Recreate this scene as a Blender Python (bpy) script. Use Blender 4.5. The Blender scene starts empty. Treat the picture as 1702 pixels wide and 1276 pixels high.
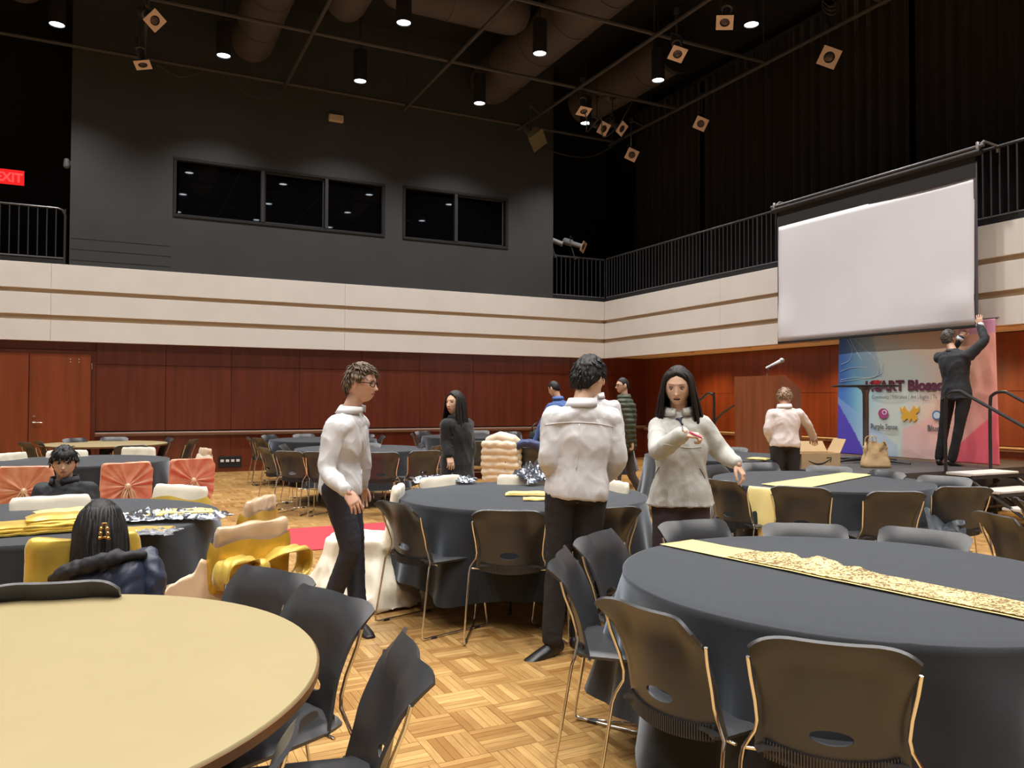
import bpy, bmesh, math, random
import numpy as np
from mathutils import Vector, Matrix, noise as mnoise
random.seed(7)
rng = np.random.default_rng(7)
SC = bpy.context.scene
COL = SC.collection
PI = math.pi

# ------------------------------------------------------------------ camera
FPX, PITCH, ROLL, YAW, CAMH = 1306.59, math.radians(1.1737), math.radians(0.2124), math.radians(-26.3218), 1.4554
def _axes():
    cp, sp, cr, sr, cy, sy = math.cos(PITCH), math.sin(PITCH), math.cos(ROLL), math.sin(ROLL), math.cos(YAW), math.sin(YAW)
    f = np.array([0, cp, sp]); u = np.array([0, -sp, cp]); r = np.array([1., 0, 0])
    r2 = cr*r+sr*u; u2 = -sr*r+cr*u
    Z = np.array([[cy, -sy, 0], [sy, cy, 0], [0, 0, 1]])
    return Z@r2, Z@u2, Z@f
CR, CU, CF = _axes()
CAM = np.array([0, 0, CAMH])
cd = bpy.data.cameras.new('camera'); cam = bpy.data.objects.new('camera', cd); COL.objects.link(cam)
cd.sensor_fit = 'HORIZONTAL'; cd.sensor_width = 36; cd.lens = 36*FPX/1702; cd.clip_start = .05; cd.clip_end = 200
M = Matrix.Identity(4)
for i in range(3):
    M[i][0], M[i][1], M[i][2], M[i][3] = CR[i], CU[i], -CF[i], CAM[i]
cam.matrix_world = M
SC.camera = cam

# ------------------------------------------------------------------ world, exposure, lamps
SC.view_settings.view_transform = 'Standard'; SC.view_settings.look = 'None'
SC.view_settings.gamma = 1; SC.view_settings.use_curve_mapping = False
SC.view_settings.exposure = 0.0
wd = bpy.data.worlds.new('world'); SC.world = wd; wd.use_nodes = True
wd.node_tree.nodes['Background'].inputs[0].default_value = (.9, .95, 1, 1)
wd.node_tree.nodes['Background'].inputs[1].default_value = 0.008
LAMP_W = 530
LAMP_Z = 7.72
LAMP_X = [-3.7, -1.07, 1.57, 4.11, 6.68, 9.31]
LAMP_Y = [15.1, 12.42, 9.87, 7.3, 4.75, 2.2, -.35, -2.9]
def spot(name, loc, watt, ang, blend, col, rad=.08, direction=(0, 0, -1)):
    l = bpy.data.lights.new(name, 'SPOT'); l.energy = watt; l.spot_size = math.radians(ang); l.spot_blend = blend
    l.color = col; l.shadow_soft_size = rad
    o = bpy.data.objects.new(name, l); COL.objects.link(o); o.location = loc
    o.rotation_euler = Vector(direction).to_track_quat('-Z', 'Y').to_euler()
    return o
for lx in LAMP_X:
    for ly in LAMP_Y:
        spot('downlight_beam', (lx, ly, LAMP_Z-.03), LAMP_W, 112, 1.0, (1, .965, .915))
for sy in (5.0, 6.78, 8.6, 10.31, 12.05, 13.8):
    spot('soffit_beam', (11.2, sy, 2.47), 120, 140, .7, (1, .70, .36), .05)

# ------------------------------------------------------------------ mesh helpers
class MB:
    def __init__(s): s.V = []; s.F = []; s.Mi = []; s.n = 0
    def add(s, VF, mi=0):
        V, F = VF[0], VF[1]
        V = np.asarray(V, float).reshape(-1, 3)
        s.V.append(V); n = s.n
        s.F += [tuple(int(i)+n for i in f) for f in F]; s.Mi += [mi]*len(F); s.n += len(V)
        return s
    def verts(s): return np.concatenate(s.V) if s.V else np.zeros((0, 3))
    def mesh(s, name='m', smooth=40, recalc=True):
        me = bpy.data.meshes.new(name)
        me.from_pydata(s.verts().tolist(), [], s.F)
        me.polygons.foreach_set('material_index', s.Mi)
        if recalc:
            bm = bmesh.new(); bm.from_mesh(me); bmesh.ops.recalc_face_normals(bm, faces=bm.faces); bm.to_mesh(me); bm.free()
        if smooth:
            me.shade_smooth()
            if smooth < 180: me.set_sharp_from_angle(angle=math.radians(smooth))
        me.update()
        return me
def link(name, data, parent=None, mats=None):
    o = bpy.data.objects.new(name, data); COL.objects.link(o)
    if mats is not None and data is not None:
        for m in (mats if isinstance(mats, (list, tuple)) else [mats]): data.materials.append(m)
    if parent is not None: o.parent = parent
    return o
def obj(name, mb, mats, parent=None, smooth=40, recalc=True): return link(name, mb.mesh(name, smooth, recalc), parent, mats)
def thing(name, label, cat, loc=(0, 0, 0), rz=0, group=None):
    o = bpy.data.objects.new(name, None); COL.objects.link(o); o.location = loc; o.rotation_euler = (0, 0, rz)
    o.empty_display_size = .1
    return tag(o, label, cat, group)
def tag(o, label, cat, group=None):
    o['label'] = label; o['category'] = cat
    if group: o['group'] = group
    return o
def struct(o): o['kind'] = 'structure'; return o
def dup(root, loc, rz, label=None, group=None):
    r = root.copy(); COL.objects.link(r); r.location = loc; r.rotation_euler = (0, 0, rz)
    if label: r['label'] = label
    if group: r['group'] = group
    for ch in list(root.children):
        c = ch.copy(); COL.objects.link(c); c.parent = r
        for g in list(ch.children):
            d = g.copy(); COL.objects.link(d); d.parent = c
    return r
def nrm(v): v = np.asarray(v, float); return v/(np.linalg.norm(v)+1e-12)
_hull = {}
def box(c, s, rz=0, bev=0):
    s = np.asarray(s, float)/2; c = np.asarray(c, float)
    if bev <= 0:
        V = np.array([[x, y, z] for x in (-1, 1) for y in (-1, 1) for z in (-1, 1)], float)*s
        F = [(0, 1, 3, 2), (4, 6, 7, 5), (0, 4, 5, 1), (2, 3, 7, 6), (0, 2, 6, 4), (1, 5, 7, 3)]
    else:
        b = min(bev, s.min()*.9); V = []
        for x in (-1, 1):
            for y in (-1, 1):
                for z in (-1, 1):
                    p = np.array([x, y, z])*s
                    for k in range(3):
                        q = p-np.array([x, y, z])*b; q[k] = p[k]; V.append(q)
        V = np.array(V)
        if 'F' not in _hull:
            bm = bmesh.new(); vs = [bm.verts.new(v) for v in (V/s)*1.0] if False else [bm.verts.new(v) for v in V]
            bm.verts.index_update()
            bmesh.ops.convex_hull(bm, input=bm.verts); bm.faces.ensure_lookup_table()
            bmesh.ops.dissolve_limit(bm, angle_limit=.01, verts=bm.verts, edges=bm.edges)
            _hull['F'] = [tuple(v.index for v in f.verts) for f in bm.faces]; bm.free()
        F = _hull['F']
    if rz:
        cz, sz = math.cos(rz), math.sin(rz); V = V@np.array([[cz, sz, 0], [-sz, cz, 0], [0, 0, 1]])
    return V+c, F
_hull.clear(); box((0, 0, 0), (1, 1, 1), 0, .1)
def frames(pts, up=None):
    pts = np.asarray(pts, float); n = len(pts); T = np.zeros_like(pts)
    T[1:-1] = pts[2:]-pts[:-2]; T[0] = pts[1]-pts[0]; T[-1] = pts[-1]-pts[-2]
    T /= (np.linalg.norm(T, axis=1)[:, None]+1e-12)
    X = np.zeros_like(pts)
    if up is None:
        a = np.array([0, 0, 1.]) if abs(T[0][2]) < .9 else np.array([1., 0, 0])
    else: a = np.asarray(up, float)
    x = nrm(a-T[0]*(a@T[0]))
    for i in range(n):
        if up is not None: x = np.asarray(up, float)
        x = nrm(x-T[i]*(x@T[i])); X[i] = x
    return T, X, np.cross(T, X)
def tube(pts, r, n=8, up=None, caps=True, closed=False):
    """r: number, list of numbers, or list of (rx, ry) with rx along up"""
    pts = np.asarray(pts, float)
    if closed: pts = np.vstack([pts, pts[:1]])
    T, X, Y = frames(pts, up)
    m = len(pts); R = np.zeros((m, 2))
    if np.isscalar(r): R[:] = r
    else:
        for i in range(m): R[i] = r[min(i, len(r)-1)]
    a = np.linspace(0, 2*PI, n, endpoint=False)
    V = (pts[:, None]+X[:, None]*(np.cos(a)[None, :, None]*R[:, 0, None, None])+Y[:, None]*(np.sin(a)[None, :, None]*R[:, 1, None, None])).reshape(-1, 3)
    F = [(i*n+j, i*n+(j+1) % n, (i+1)*n+(j+1) % n, (i+1)*n+j) for i in range(m-1) for j in range(n)]
    if caps and not closed: F += [tuple(range(n))[::-1], tuple((m-1)*n+j for j in range(n))]
    return V, F
def cap_tube(pts, r, n=10, up=None):
    """tube with rounded ends"""
    pts = [np.asarray(p, float) for p in pts]; R = [tuple(x) if not np.isscalar(x) else (x, x) for x in r]
    d0 = nrm(pts[0]-pts[1]); d1 = nrm(pts[-1]-pts[-2])
    P = []; Q = []
    for t in (1.0, .75, .4): P.append(pts[0]+d0*min(R[0])*t); k = math.sqrt(max(0, 1-t*t))+.02; Q.append((R[0][0]*k, R[0][1]*k))
    P += pts; Q += R
    for t in (.4, .75, 1.0): P.append(pts[-1]+d1*min(R[-1])*t); k = math.sqrt(max(0, 1-t*t))+.02; Q.append((R[-1][0]*k, R[-1][1]*k))
    return tube(P, Q, n, up)
def cyl(a, b, r, n=12): return tube([a, b], r, n)
def lathe(prof, n=24, c=(0, 0, 0)):
    a = np.linspace(0, 2*PI, n, endpoint=False); V = []
    for r, z in prof: V.append(np.stack([r*np.cos(a), r*np.sin(a), 0*a+z], 1))
    V = np.concatenate(V)+np.asarray(c, float); m = len(prof)
    F = [(i*n+j, i*n+(j+1) % n, (i+1)*n+(j+1) % n, (i+1)*n+j) for i in range(m-1) for j in range(n)]
    F += [tuple(range(n))[::-1], tuple((m-1)*n+j for j in range(n))]
    return V, F
def ellipsoid(c, r, n=16, m=10):
    V = [[0, 0, -1]]
    for i in range(1, m):
        t = -PI/2+PI*i/m
        for j in range(n):
            p = 2*PI*j/n; V.append([math.cos(t)*math.cos(p), math.cos(t)*math.sin(p), math.sin(t)])
    V.append([0, 0, 1]); F = []
    for j in range(n):
        F.append((0, 1+(j+1) % n, 1+j)); F.append((len(V)-1, 1+(m-2)*n+j, 1+(m-2)*n+(j+1) % n))
        for i in range(m-2): F.append((1+i*n+j, 1+i*n+(j+1) % n, 1+(i+1)*n+(j+1) % n, 1+(i+1)*n+j))
    V = np.array(V, float)
    return V*np.asarray(r, float)+np.asarray(c, float), F
def grid(P, wrap=False):
    nu, nv = P.shape[:2]; V = P.reshape(-1, 3)
    F = [(i*nv+j, i*nv+(j+1) % nv, (i+1)*nv+(j+1) % nv, (i+1)*nv+j) for i in range(nu-1) for j in range(nv if wrap else nv-1)]
    return V, F
def sheet(P, t):
    """closed shell of thickness t from a grid of points"""
    du = np.gradient(P, axis=0); dv = np.gradient(P, axis=1); N = np.cross(du, dv); N /= (np.linalg.norm(N, axis=2)[..., None]+1e-12)
    A = P+N*t/2; B = P-N*t/2; nu, nv = P.shape[:2]; o = nu*nv
    V = np.concatenate([A.reshape(-1, 3), B.reshape(-1, 3)]); F = []
    for i in range(nu-1):
        for j in range(nv-1):
            q = (i*nv+j, i*nv+j+1, (i+1)*nv+j+1, (i+1)*nv+j); F.append(q); F.append(tuple(o+k for k in q[::-1]))
    ring = [(0, j) for j in range(nv-1)]+[(i, nv-1) for i in range(nu-1)]+[(nu-1, j) for j in range(nv-1, 0, -1)]+[(i, 0) for i in range(nu-1, 0, -1)]
    ids = [i*nv+j for i, j in ring]
    for k in range(len(ids)):
        a, b = ids[k], ids[(k+1) % len(ids)]; F.append((a, o+a, o+b, b))
    return V, F
def prism(poly, a, b, axis):
    """extrude 2-D polygon between a and b along axis 0/1/2"""
    n = len(poly); V = []
    for t in (a, b):
        for p, q in poly: V.append([t, p, q] if axis == 0 else ([p, t, q] if axis == 1 else [p, q, t]))
    return np.array(V, float), [tuple(range(n))[::-1], tuple(range(n, 2*n))]+[(i, (i+1) % n, n+(i+1) % n, n+i) for i in range(n)]
def xf(VF, loc=(0, 0, 0), R=None):
    V = np.asarray(VF[0], float)
    if R is not None: V = V@np.asarray(R).T
    return V+np.asarray(loc, float), VF[1]
def Rz(a): c, s = math.cos(a), math.sin(a); return np.array([[c, -s, 0], [s, c, 0], [0, 0, 1]])
def smooth_path(pts, k=4, closed=False):
    pts = [np.asarray(p, float) for p in pts]; n = len(pts); out = []
    for i in range(n if closed else n-1):
        p0 = pts[(i-1) % n] if closed or i > 0 else 2*pts[0]-pts[1]; p1 = pts[i]; p2 = pts[(i+1) % n]
        p3 = pts[(i+2) % n] if closed or i+2 < n else 2*pts[-1]-pts[-2]
        for j in range(k):
            t = j/k; out.append(.5*((2*p1)+(-p0+p2)*t+(2*p0-5*p1+4*p2-p3)*t*t+(-p0+3*p1-3*p2+p3)*t**3))
    if not closed: out.append(pts[-1])
    return np.array(out)
def vnoise(V, s, seed=0):
    return np.array([mnoise.noise(Vector((p[0]*s+seed*17.3, p[1]*s+seed*5.1, p[2]*s+seed*9.7))) for p in V])
def modmesh(mb, setup):
    """evaluate modifiers on a temporary object, return (V, F, N)"""
    me = mb.mesh('tmp', 0); o = bpy.data.objects.new('tmp', me); COL.objects.link(o); setup(o)
    dg = bpy.context.evaluated_depsgraph_get(); ev = o.evaluated_get(dg); m2 = bpy.data.meshes.new_from_object(ev)
    V = np.zeros(len(m2.vertices)*3); m2.vertices.foreach_get('co', V); V = V.reshape(-1, 3)
    N = np.zeros(len(m2.vertices)*3); m2.vertices.foreach_get('normal', N); N = N.reshape(-1, 3)
    F = [tuple(p.vertices) for p in m2.polygons]
    bpy.data.objects.remove(o); bpy.data.meshes.remove(me); bpy.data.meshes.remove(m2)
    return V, F, N
def remesh(mb, voxel, it=3, fac=.5):
    def s(o):
        m = o.modifiers.new('r', 'REMESH'); m.mode = 'VOXEL'; m.voxel_size = voxel
        if it: k = o.modifiers.new('s', 'SMOOTH'); k.iterations = it; k.factor = fac
    return modmesh(mb, s)

# ------------------------------------------------------------------ materials
def mat(name, col, rough=.5, metal=0, spec=.5, var=0, vs=6, bump=0, bs=40, stretch=(1, 1, 1), coat=0, sheen=0, emit=None, estr=0, trans=0, col2=None):
    m = bpy.data.materials.new(name); m.use_nodes = True; nt = m.node_tree; b = nt.nodes['Principled BSDF']
    b.inputs['Base Color'].default_value = (*col, 1); b.inputs['Roughness'].default_value = rough; b.inputs['Metallic'].default_value = metal
    b.inputs['Specular IOR Level'].default_value = spec
    if coat: b.inputs['Coat Weight'].default_value = coat; b.inputs['Coat Roughness'].default_value = .15
    if sheen: b.inputs['Sheen Weight'].default_value = sheen; b.inputs['Sheen Roughness'].default_value = .4
    if trans: b.inputs['Transmission Weight'].default_value = trans; b.inputs['IOR'].default_value = 1.45
    if emit: b.inputs['Emission Color'].default_value = (*emit, 1); b.inputs['Emission Strength'].default_value = estr
    if var or bump or col2:
        tc = nt.nodes.new('ShaderNodeTexCoord'); mp = nt.nodes.new('ShaderNodeMapping'); mp.inputs['Scale'].default_value = stretch
        nt.links.new(tc.outputs['Object'], mp.inputs['Vector'])
    if var or col2:
        n = nt.nodes.new('ShaderNodeTexNoise'); n.inputs['Scale'].default_value = vs; n.inputs['Detail'].default_value = 5
        nt.links.new(mp.outputs[0], n.inputs['Vector'])
        r = nt.nodes.new('ShaderNodeValToRGB')
        c2 = col2 if col2 else tuple(min(1, c*(1+var)) for c in col)
        c1 = col if col2 else tuple(c*(1-var) for c in col)
        r.color_ramp.elements[0].position = .3; r.color_ramp.elements[1].position = .7
        r.color_ramp.elements[0].color = (*c1, 1); r.color_ramp.elements[1].color = (*c2, 1)
        nt.links.new(n.outputs['Fac'], r.inputs['Fac']); nt.links.new(r.outputs['Color'], b.inputs['Base Color'])
    if bump:
        n2 = nt.nodes.new('ShaderNodeTexNoise'); n2.inputs['Scale'].default_value = bs; n2.inputs['Detail'].default_value = 4
        nt.links.new(mp.outputs[0], n2.inputs['Vector'])
        bp = nt.nodes.new('ShaderNodeBump'); bp.inputs['Strength'].default_value = bump; bp.inputs['Distance'].default_value = .01
        nt.links.new(n2.outputs['Fac'], bp.inputs['Height']); nt.links.new(bp.outputs[0], b.inputs['Normal'])
    return m
def emis(name, col, s):
    m = bpy.data.materials.new(name); m.use_nodes = True; nt = m.node_tree; nt.nodes.clear()
    e = nt.nodes.new('ShaderNodeEmission'); e.inputs[0].default_value = (*col, 1); e.inputs[1].default_value = s
    o = nt.nodes.new('ShaderNodeOutputMaterial'); nt.links.new(e.outputs[0], o.inputs[0]); return m
def attr_wood(name, dark, light, rough):
    m = bpy.data.materials.new(name); m.use_nodes = True; nt = m.node_tree; b = nt.nodes['Principled BSDF']; L = nt.links.new
    a = nt.nodes.new('ShaderNodeAttribute'); a.attribute_name = 'tint'
    g = nt.nodes.new('ShaderNodeAttribute'); g.attribute_name = 'guv'
    mp = nt.nodes.new('ShaderNodeMapping'); mp.inputs['Scale'].default_value = (5, 60, 1); L(g.outputs['Vector'], mp.inputs['Vector'])
    n = nt.nodes.new('ShaderNodeTexNoise'); n.inputs['Scale'].default_value = 1.6; n.inputs['Detail'].default_value = 4; L(mp.outputs[0], n.inputs['Vector'])
    mth = nt.nodes.new('ShaderNodeMath'); mth.operation = 'MULTIPLY_ADD'; L(n.outputs['Fac'], mth.inputs[0]); mth.inputs[1].default_value = .7; L(a.outputs['Fac'], mth.inputs[2])
    r = nt.nodes.new('ShaderNodeValToRGB'); r.color_ramp.elements[0].position = .25; r.color_ramp.elements[1].position = 1.15
    r.color_ramp.elements[0].color = (*dark, 1); r.color_ramp.elements[1].color = (*light, 1)
    L(mth.outputs[0], r.inputs['Fac']); L(r.outputs['Color'], b.inputs['Base Color']); b.inputs['Roughness'].default_value = rough
    return m
m_floor = attr_wood('parquet', (.29, .145, .043), (.62, .395, .155), .28)
m_floorbase = mat('parquet_base', (.40, .24, .085), .35, var=.2)
m_white = mat('white_panel', (.81, .775, .735), .6, var=.03, vs=2)
m_stripe = mat('tan_reveal', (.47, .33, .2), .6)
m_wood = mat('red_wood', (.125, .026, .012), .28, var=.22, vs=3, stretch=(3, 3, .25), coat=.25)
m_wood_lit = mat('red_wood_lit', (.19, .04, .012), .3, var=.22, vs=3, stretch=(3, 3, .25), coat=.25)  # same red wood, brighter and more orange: soffit lamp glow put into the colour
m_door = mat('door_veneer', (.23, .05, .016), .3, var=.2, vs=3, stretch=(3, 3, .2), coat=.25)
m_trimw = mat('rail_trim', (.36, .24, .2), .35)
m_trimt = mat('rail_tan', (.55, .36, .2), .4)
m_booth = mat('booth_grey', (.040, .042, .044), .75, var=.08, vs=1.5, bump=.15, bs=60)
m_black = mat('black_paint', (.008, .008, .009), .8)
m_ceil = mat('black_ceiling', (.010, .0095, .009), .9)
m_duct = mat('duct_grey', (.07, .055, .048), .7, var=.1, vs=2)
m_pipe = mat('black_pipe', (.05, .045, .042), .6)
m_rail = mat('black_rail', (.045, .045, .05), .35)
m_railtop = mat('rail_edge', (.22, .22, .24), .35, metal=.5)
m_curtain = mat('black_drape', (.021, .018, .017), .95, sheen=.15)
m_glass = mat('booth_glass', (.002, .002, .003), .02, spec=.5)
m_soffit = mat('soffit_paint', (.93, .73, .45), .6)
m_lamp = emis('lamp_glow', (.86, .92, 1), 14)
m_lampw = emis('lamp_glow_warm', (1, .85, .55), 4)
m_exit = emis('exit_red', (1, .03, .03), 3.2)
m_plastic = mat('chair_black', (.034, .035, .039), .36, spec=.6, bump=.05, bs=400)
m_chrome = mat('chrome', (.75, .73, .7), .18, metal=1)
m_cloth = mat('black_cloth', (.015, .0165, .020), .75, spec=.3, var=.06, vs=8, bump=.12, bs=220, sheen=.55)
m_cloth.node_tree.nodes['Principled BSDF'].inputs['Sheen Tint'].default_value = (.72, .84, 1, 1)
m_tan = mat('tan_laminate', (.34, .275, .145), .42, var=.03, vs=2.5)
m_tanedge = mat('brown_edge', (.16, .075, .03), .45)
m_steelk = mat('black_steel', (.02, .02, .022), .4)
m_gold = mat('gold_satin', (.62, .43, .07), .3, metal=.25, var=.12, vs=10, sheen=.3)
m_goldp = mat('gold_pale', (.80, .64, .25), .42, var=.05, vs=6, sheen=.3)
m_goldd = mat('gold_dark', (.60, .36, .045), .28, metal=.3, var=.15, vs=9)
m_ivory = mat('ivory_satin', (.80, .74, .60), .35, var=.04, vs=8, sheen=.3)
m_champ = mat('champagne_satin', (.66, .47, .30), .27, metal=.15, var=.08, vs=8, sheen=.3)
m_pink = mat('coral_satin', (.56, .19, .10), .3, col2=(.70, .36, .23), vs=9, sheen=.3)  # paler noise colour paints satin highlights into the coral
m_plasticbag = mat('clear_film', (.75, .78, .85), .08, spec=.9, trans=.75, bump=.3, bs=60)
m_foil = mat('foil', (.42, .45, .52), .16, metal=.9, bump=.3, bs=70)
m_red = mat('red_carpet', (.40, .026, .042), .9, var=.12, vs=40, bump=.2, bs=400)
m_screen = mat('screen_white', (.85, .86, .93), .7, var=.015, vs=2)
m_scrb = mat('screen_black', (.02, .018, .018), .6)
m_alu = mat('aluminium', (.6, .58, .58), .4, metal=.6)
m_tread = mat('stair_tread', (.55, .53, .53), .6)
m_stage = mat('stage_deck', (.055, .052, .055), .6, var=.1, vs=4)
m_podium = mat('podium_wood', (.30, .085, .030), .4, var=.2, vs=3, stretch=(4, 4, .3))
m_card = mat('cardboard', (.52, .36, .19), .75, var=.06, vs=5)
m_paper = mat('paper_bag', (.55, .38, .2), .7, var=.1, vs=9, bump=.2, bs=25)
m_ink = mat('dark_ink', (.02, .018, .02), .6)
m_maroon = mat('maroon_ink', (.13, .03, .06), .6)
m_greyink = mat('grey_ink', (.16, .15, .17), .6)
m_redink = mat('red_ink', (.6, .03, .05), .6)
m_purple = mat('purple_ink', (.45, .07, .22), .6)
m_yellowink = mat('yellow_ink', (.85, .45, .05), .6)
m_blueink = mat('blue_ink', (.10, .22, .5), .6)
m_lineink = mat('pale_ink', (.75, .85, .9), .6)
m_gel = mat('gel_frame', (.74, .54, .41), .5)
m_spotgrey = mat('spot_grey', (.22, .22, .23), .45)
m_gold_metal = mat('gold_metal', (.7, .45, .15), .25, metal=1)
m_outlet = mat('socket_white', (.7, .68, .64), .5)

def project(P):
    d = np.atleast_2d(P)-CAM; z = d@CF
    return 851+FPX*(d@CR)/z, 638-FPX*(d@CU)/z, z
def W(px, py, d): return CAM+d*(CF+(px-851)/FPX*CR-(py-638)/FPX*CU)
def onz(px, py, z):
    r = CF+(px-851)/FPX*CR-(py-638)/FPX*CU; return CAM+r*((z-CAMH)/r[2])

# ------------------------------------------------------------------ the room
XL, XR, YB, YF, ZC = -6.0, 12.1, -4.0, 16.7, 9.6        # left wall, stage wall, wall behind the viewer, far wall, ceiling
fl = obj('floor', MB().add(box(((XL+13)/2, (YB+19)/2, -.06), (19+.4, 23.4, .1))), m_floorbase, smooth=0); struct(fl)
def strip_mesh(name, items, parent, kind=None):
    """items: list of (x0, y0, x1, y1, along_x, tint)"""
    n = len(items); V = np.zeros((n, 8, 3)); G = np.zeros((n, 8, 3)); T = np.zeros((n, 8))
    for k, (x0, y0, x1, y1, ax, t) in enumerate(items):
        e = .0012; z = random.uniform(-.0004, .0004)
        V[k, :4] = [(x0, y0, -.008), (x1, y0, -.008), (x1, y1, -.008), (x0, y1, -.008)]
        V[k, 4:] = [(x0+e, y0+e, z), (x1-e, y0+e, z), (x1-e, y1-e, z), (x0+e, y1-e, z)]
        ox, oy = random.uniform(0, 50), random.uniform(0, 50)
        for q in range(8):
            p = V[k, q]; G[k, q] = (p[0]+ox, p[1]+oy, 0) if ax else (p[1]+ox, p[0]+oy, 0)
        T[k] = t
    b = np.array([(4, 5, 6, 7), (0, 1, 5, 4), (1, 2, 6, 5), (2, 3, 7, 6), (3, 0, 4, 7)])
    F = (b[None]+(np.arange(n)*8)[:, None, None]).reshape(-1, 4)
    me = bpy.data.meshes.new(name); me.from_pydata(V.reshape(-1, 3).tolist(), [], F.tolist())
    me.attributes.new('tint', 'FLOAT', 'POINT').data.foreach_set('value', T.ravel())
    me.attributes.new('guv', 'FLOAT_VECTOR', 'POINT').data.foreach_set('vector', G.reshape(-1))
    o = link(name, me, parent, m_floor)
    if kind: o['kind'] = kind
    return o
BL = .229; NS = 6; strips = []; keys = []
for i in range(int(-3/BL), int(13/BL)):
    for j in range(int(.2/BL), int(YF/BL)+1):
        x, y = i*BL, j*BL
        u, v, z = project([(x+BL/2, y+BL/2, 0)])
        if z[0] < .6 or not (-120 < u[0] < 1820 and v[0] < 1420): continue
        base = rng.normal(.16, .07)
        for k in range(NS):
            t = float(np.clip(base+rng.normal(0, .14), -.25, .6)); a, b2 = k*BL/NS, (k+1)*BL/NS
            y1 = min(y+BL, YF)
            if (i+j) % 2: it = (x, min(y+a, YF), x+BL, min(y+b2, YF), True, t)
            else: it = (x+a, y, x+b2, y1, False, t)
            strips.append(it)
            uu, vv, zz = project([((it[0]+it[2])/2, (it[1]+it[3])/2, 0)])
            vis = 600 < uu[0] < 1010 and 960 < vv[0] < 1290
            keys.append((0 if vis else 1, zz[0]))
order = sorted(range(len(strips)), key=lambda q: keys[q])
for q in order[:300]: strip_mesh('parquet_strip', [strips[q]], fl)
strip_mesh('parquet_strip', [strips[q] for q in order[300:]], fl, 'stuff')

# far wall: wood panels up to 2.5 m, then a white fascia with two tan reveals
wb = obj('wall_back', MB().add(box(((XL+XR)/2, YF+.11, 1.25), (XR-XL, .2, 2.6))), m_black, smooth=0); struct(wb)
def panel(name, x0, x1, z0, z1, y, t, m, parent): return obj(name, MB().add(box(((x0+x1)/2, y-t/2, (z0+z1)/2), (x1-x0-.006, t, z1-z0-.006), 0, .002)), m, parent, smooth=0)
DX0, DX1, DZ = -2.52, -.54, 2.28
xs = [XL, -4.3, DX0-.08, DX1+.08, .74, 1.95, 3.3, 4.62, 5.95, 7.25, 8.55, 9.85, 11.0, XR]
for a, b2 in zip(xs[:-1], xs[1:]):
    if a >= DX0-.09 and b2 <= DX1+.09:
        panel('wood_panel', a, b2, DZ+.07, 2.52, YF, .02, m_wood, wb); continue
    for z0, z1 in ((.1, .76), (.84, 2.1), (2.1, 2.52)): panel('wood_panel', a, b2, z0, z1, YF, .02, m_wood, wb)
for k, (a, b2) in enumerate(((XL, DX0-.08), (DX1+.08, XR))):
    t = obj('baseboard_back', MB().add(box(((a+b2)/2, YF-.015, .05), (b2-a, .03, .1))), m_wood, smooth=0); struct(t)
    t = obj('trim_1', MB().add(box(((a+b2)/2, YF-.045, .80), (b2-a, .09, .035), 0, .006)).add(box(((a+b2)/2, YF-.03, .765), (b2-a, .05, .04))), m_trimw, smooth=0); struct(t)
d1 = obj('door_1', MB().add(box(((DX0+DX1)/2, YF-.01, DZ/2+.03), (DX1-DX0+.16, .06, DZ+.07))), m_wood, smooth=0); struct(d1)
for a, b2 in ((DX0, -1.535), (-1.525, DX1)):
    lf = obj('door_leaf', MB().add(box(((a+b2)/2, YF-.05, DZ/2), (b2-a-.006, .045, DZ-.01), 0, .003)), m_door, d1, smooth=0)
    if a > -2:
        h = MB(); h.add(cyl((-1.44, YF-.07, 1.02), (-1.44, YF-.13, 1.02), .012)); h.add(tube([(-1.45, YF-.125, 1.02), (-1.40, YF-.13, 1.02), (-1.30, YF-.125, 1.012)], .011))
        h.add(lathe([(0, 0), (.028, 0), (.028, .012), (0, .012)], 16)) if False else None
        h.add(cyl((-1.44, YF-.073, 1.02), (-1.44, YF-.085, 1.02), .03, 16)); h.add(cyl((-1.44, YF-.073, 1.13), (-1.44, YF-.09, 1.13), .022, 16))
        obj('door_handle', h, m_chrome, lf)
        for bx in (-.88, -.74):
            for bz in (2.13, 2.18): obj('bolt_cap', MB().add(cyl((bx, YF-.072, bz), (bx, YF-.078, bz), .012, 10)), m_chrome, lf)
        for hz in (.25, 2.0): obj('hinge', MB().add(cyl((DX1+.012, YF-.075, hz), (DX1+.012, YF-.075, hz+.12), .01, 8)), m_chrome, lf)
def fascia(parent, x0, x1, y, axis):
    for z0, z1 in ((2.503, 2.884), (2.98, 3.37), (3.453, 3.917)):
        if axis == 0: o = MB().add(box(((x0+x1)/2, y+.03, (z0+z1)/2), (abs(x1-x0)-.004, .06, z1-z0), 0, .003))
        else: o = MB().add(box((y+.03, (x0+x1)/2, (z0+z1)/2), (.06, abs(x1-x0)-.004, z1-z0), 0, .003))
        obj('fascia_board', o, m_white, parent, smooth=0)
YA, XB = 16.55, 10.75
wf = obj('wall_back_fascia', MB().add(box(((XL+XB)/2, YA+.15, 3.21), (XB-XL+.2, .2, 1.41))), m_stripe, smooth=0); struct(wf)
for a, b2 in ((XL, -1.2), (-1.2, 4.21), (4.21, XB)): fascia(wf, a, b2, YA, 0)
wr = obj('wall_right_fascia', MB().add(box((XB+.15, (YB+YA)/2, 3.21), (.2, YA-YB+.1, 1.41))), m_stripe, smooth=0); struct(wr)
for a, b2 in ((YB, 1.5), (1.5, 7.2), (7.2, 12.3), (12.3, YA)): fascia(wr, a, b2, XB, 1)
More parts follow.
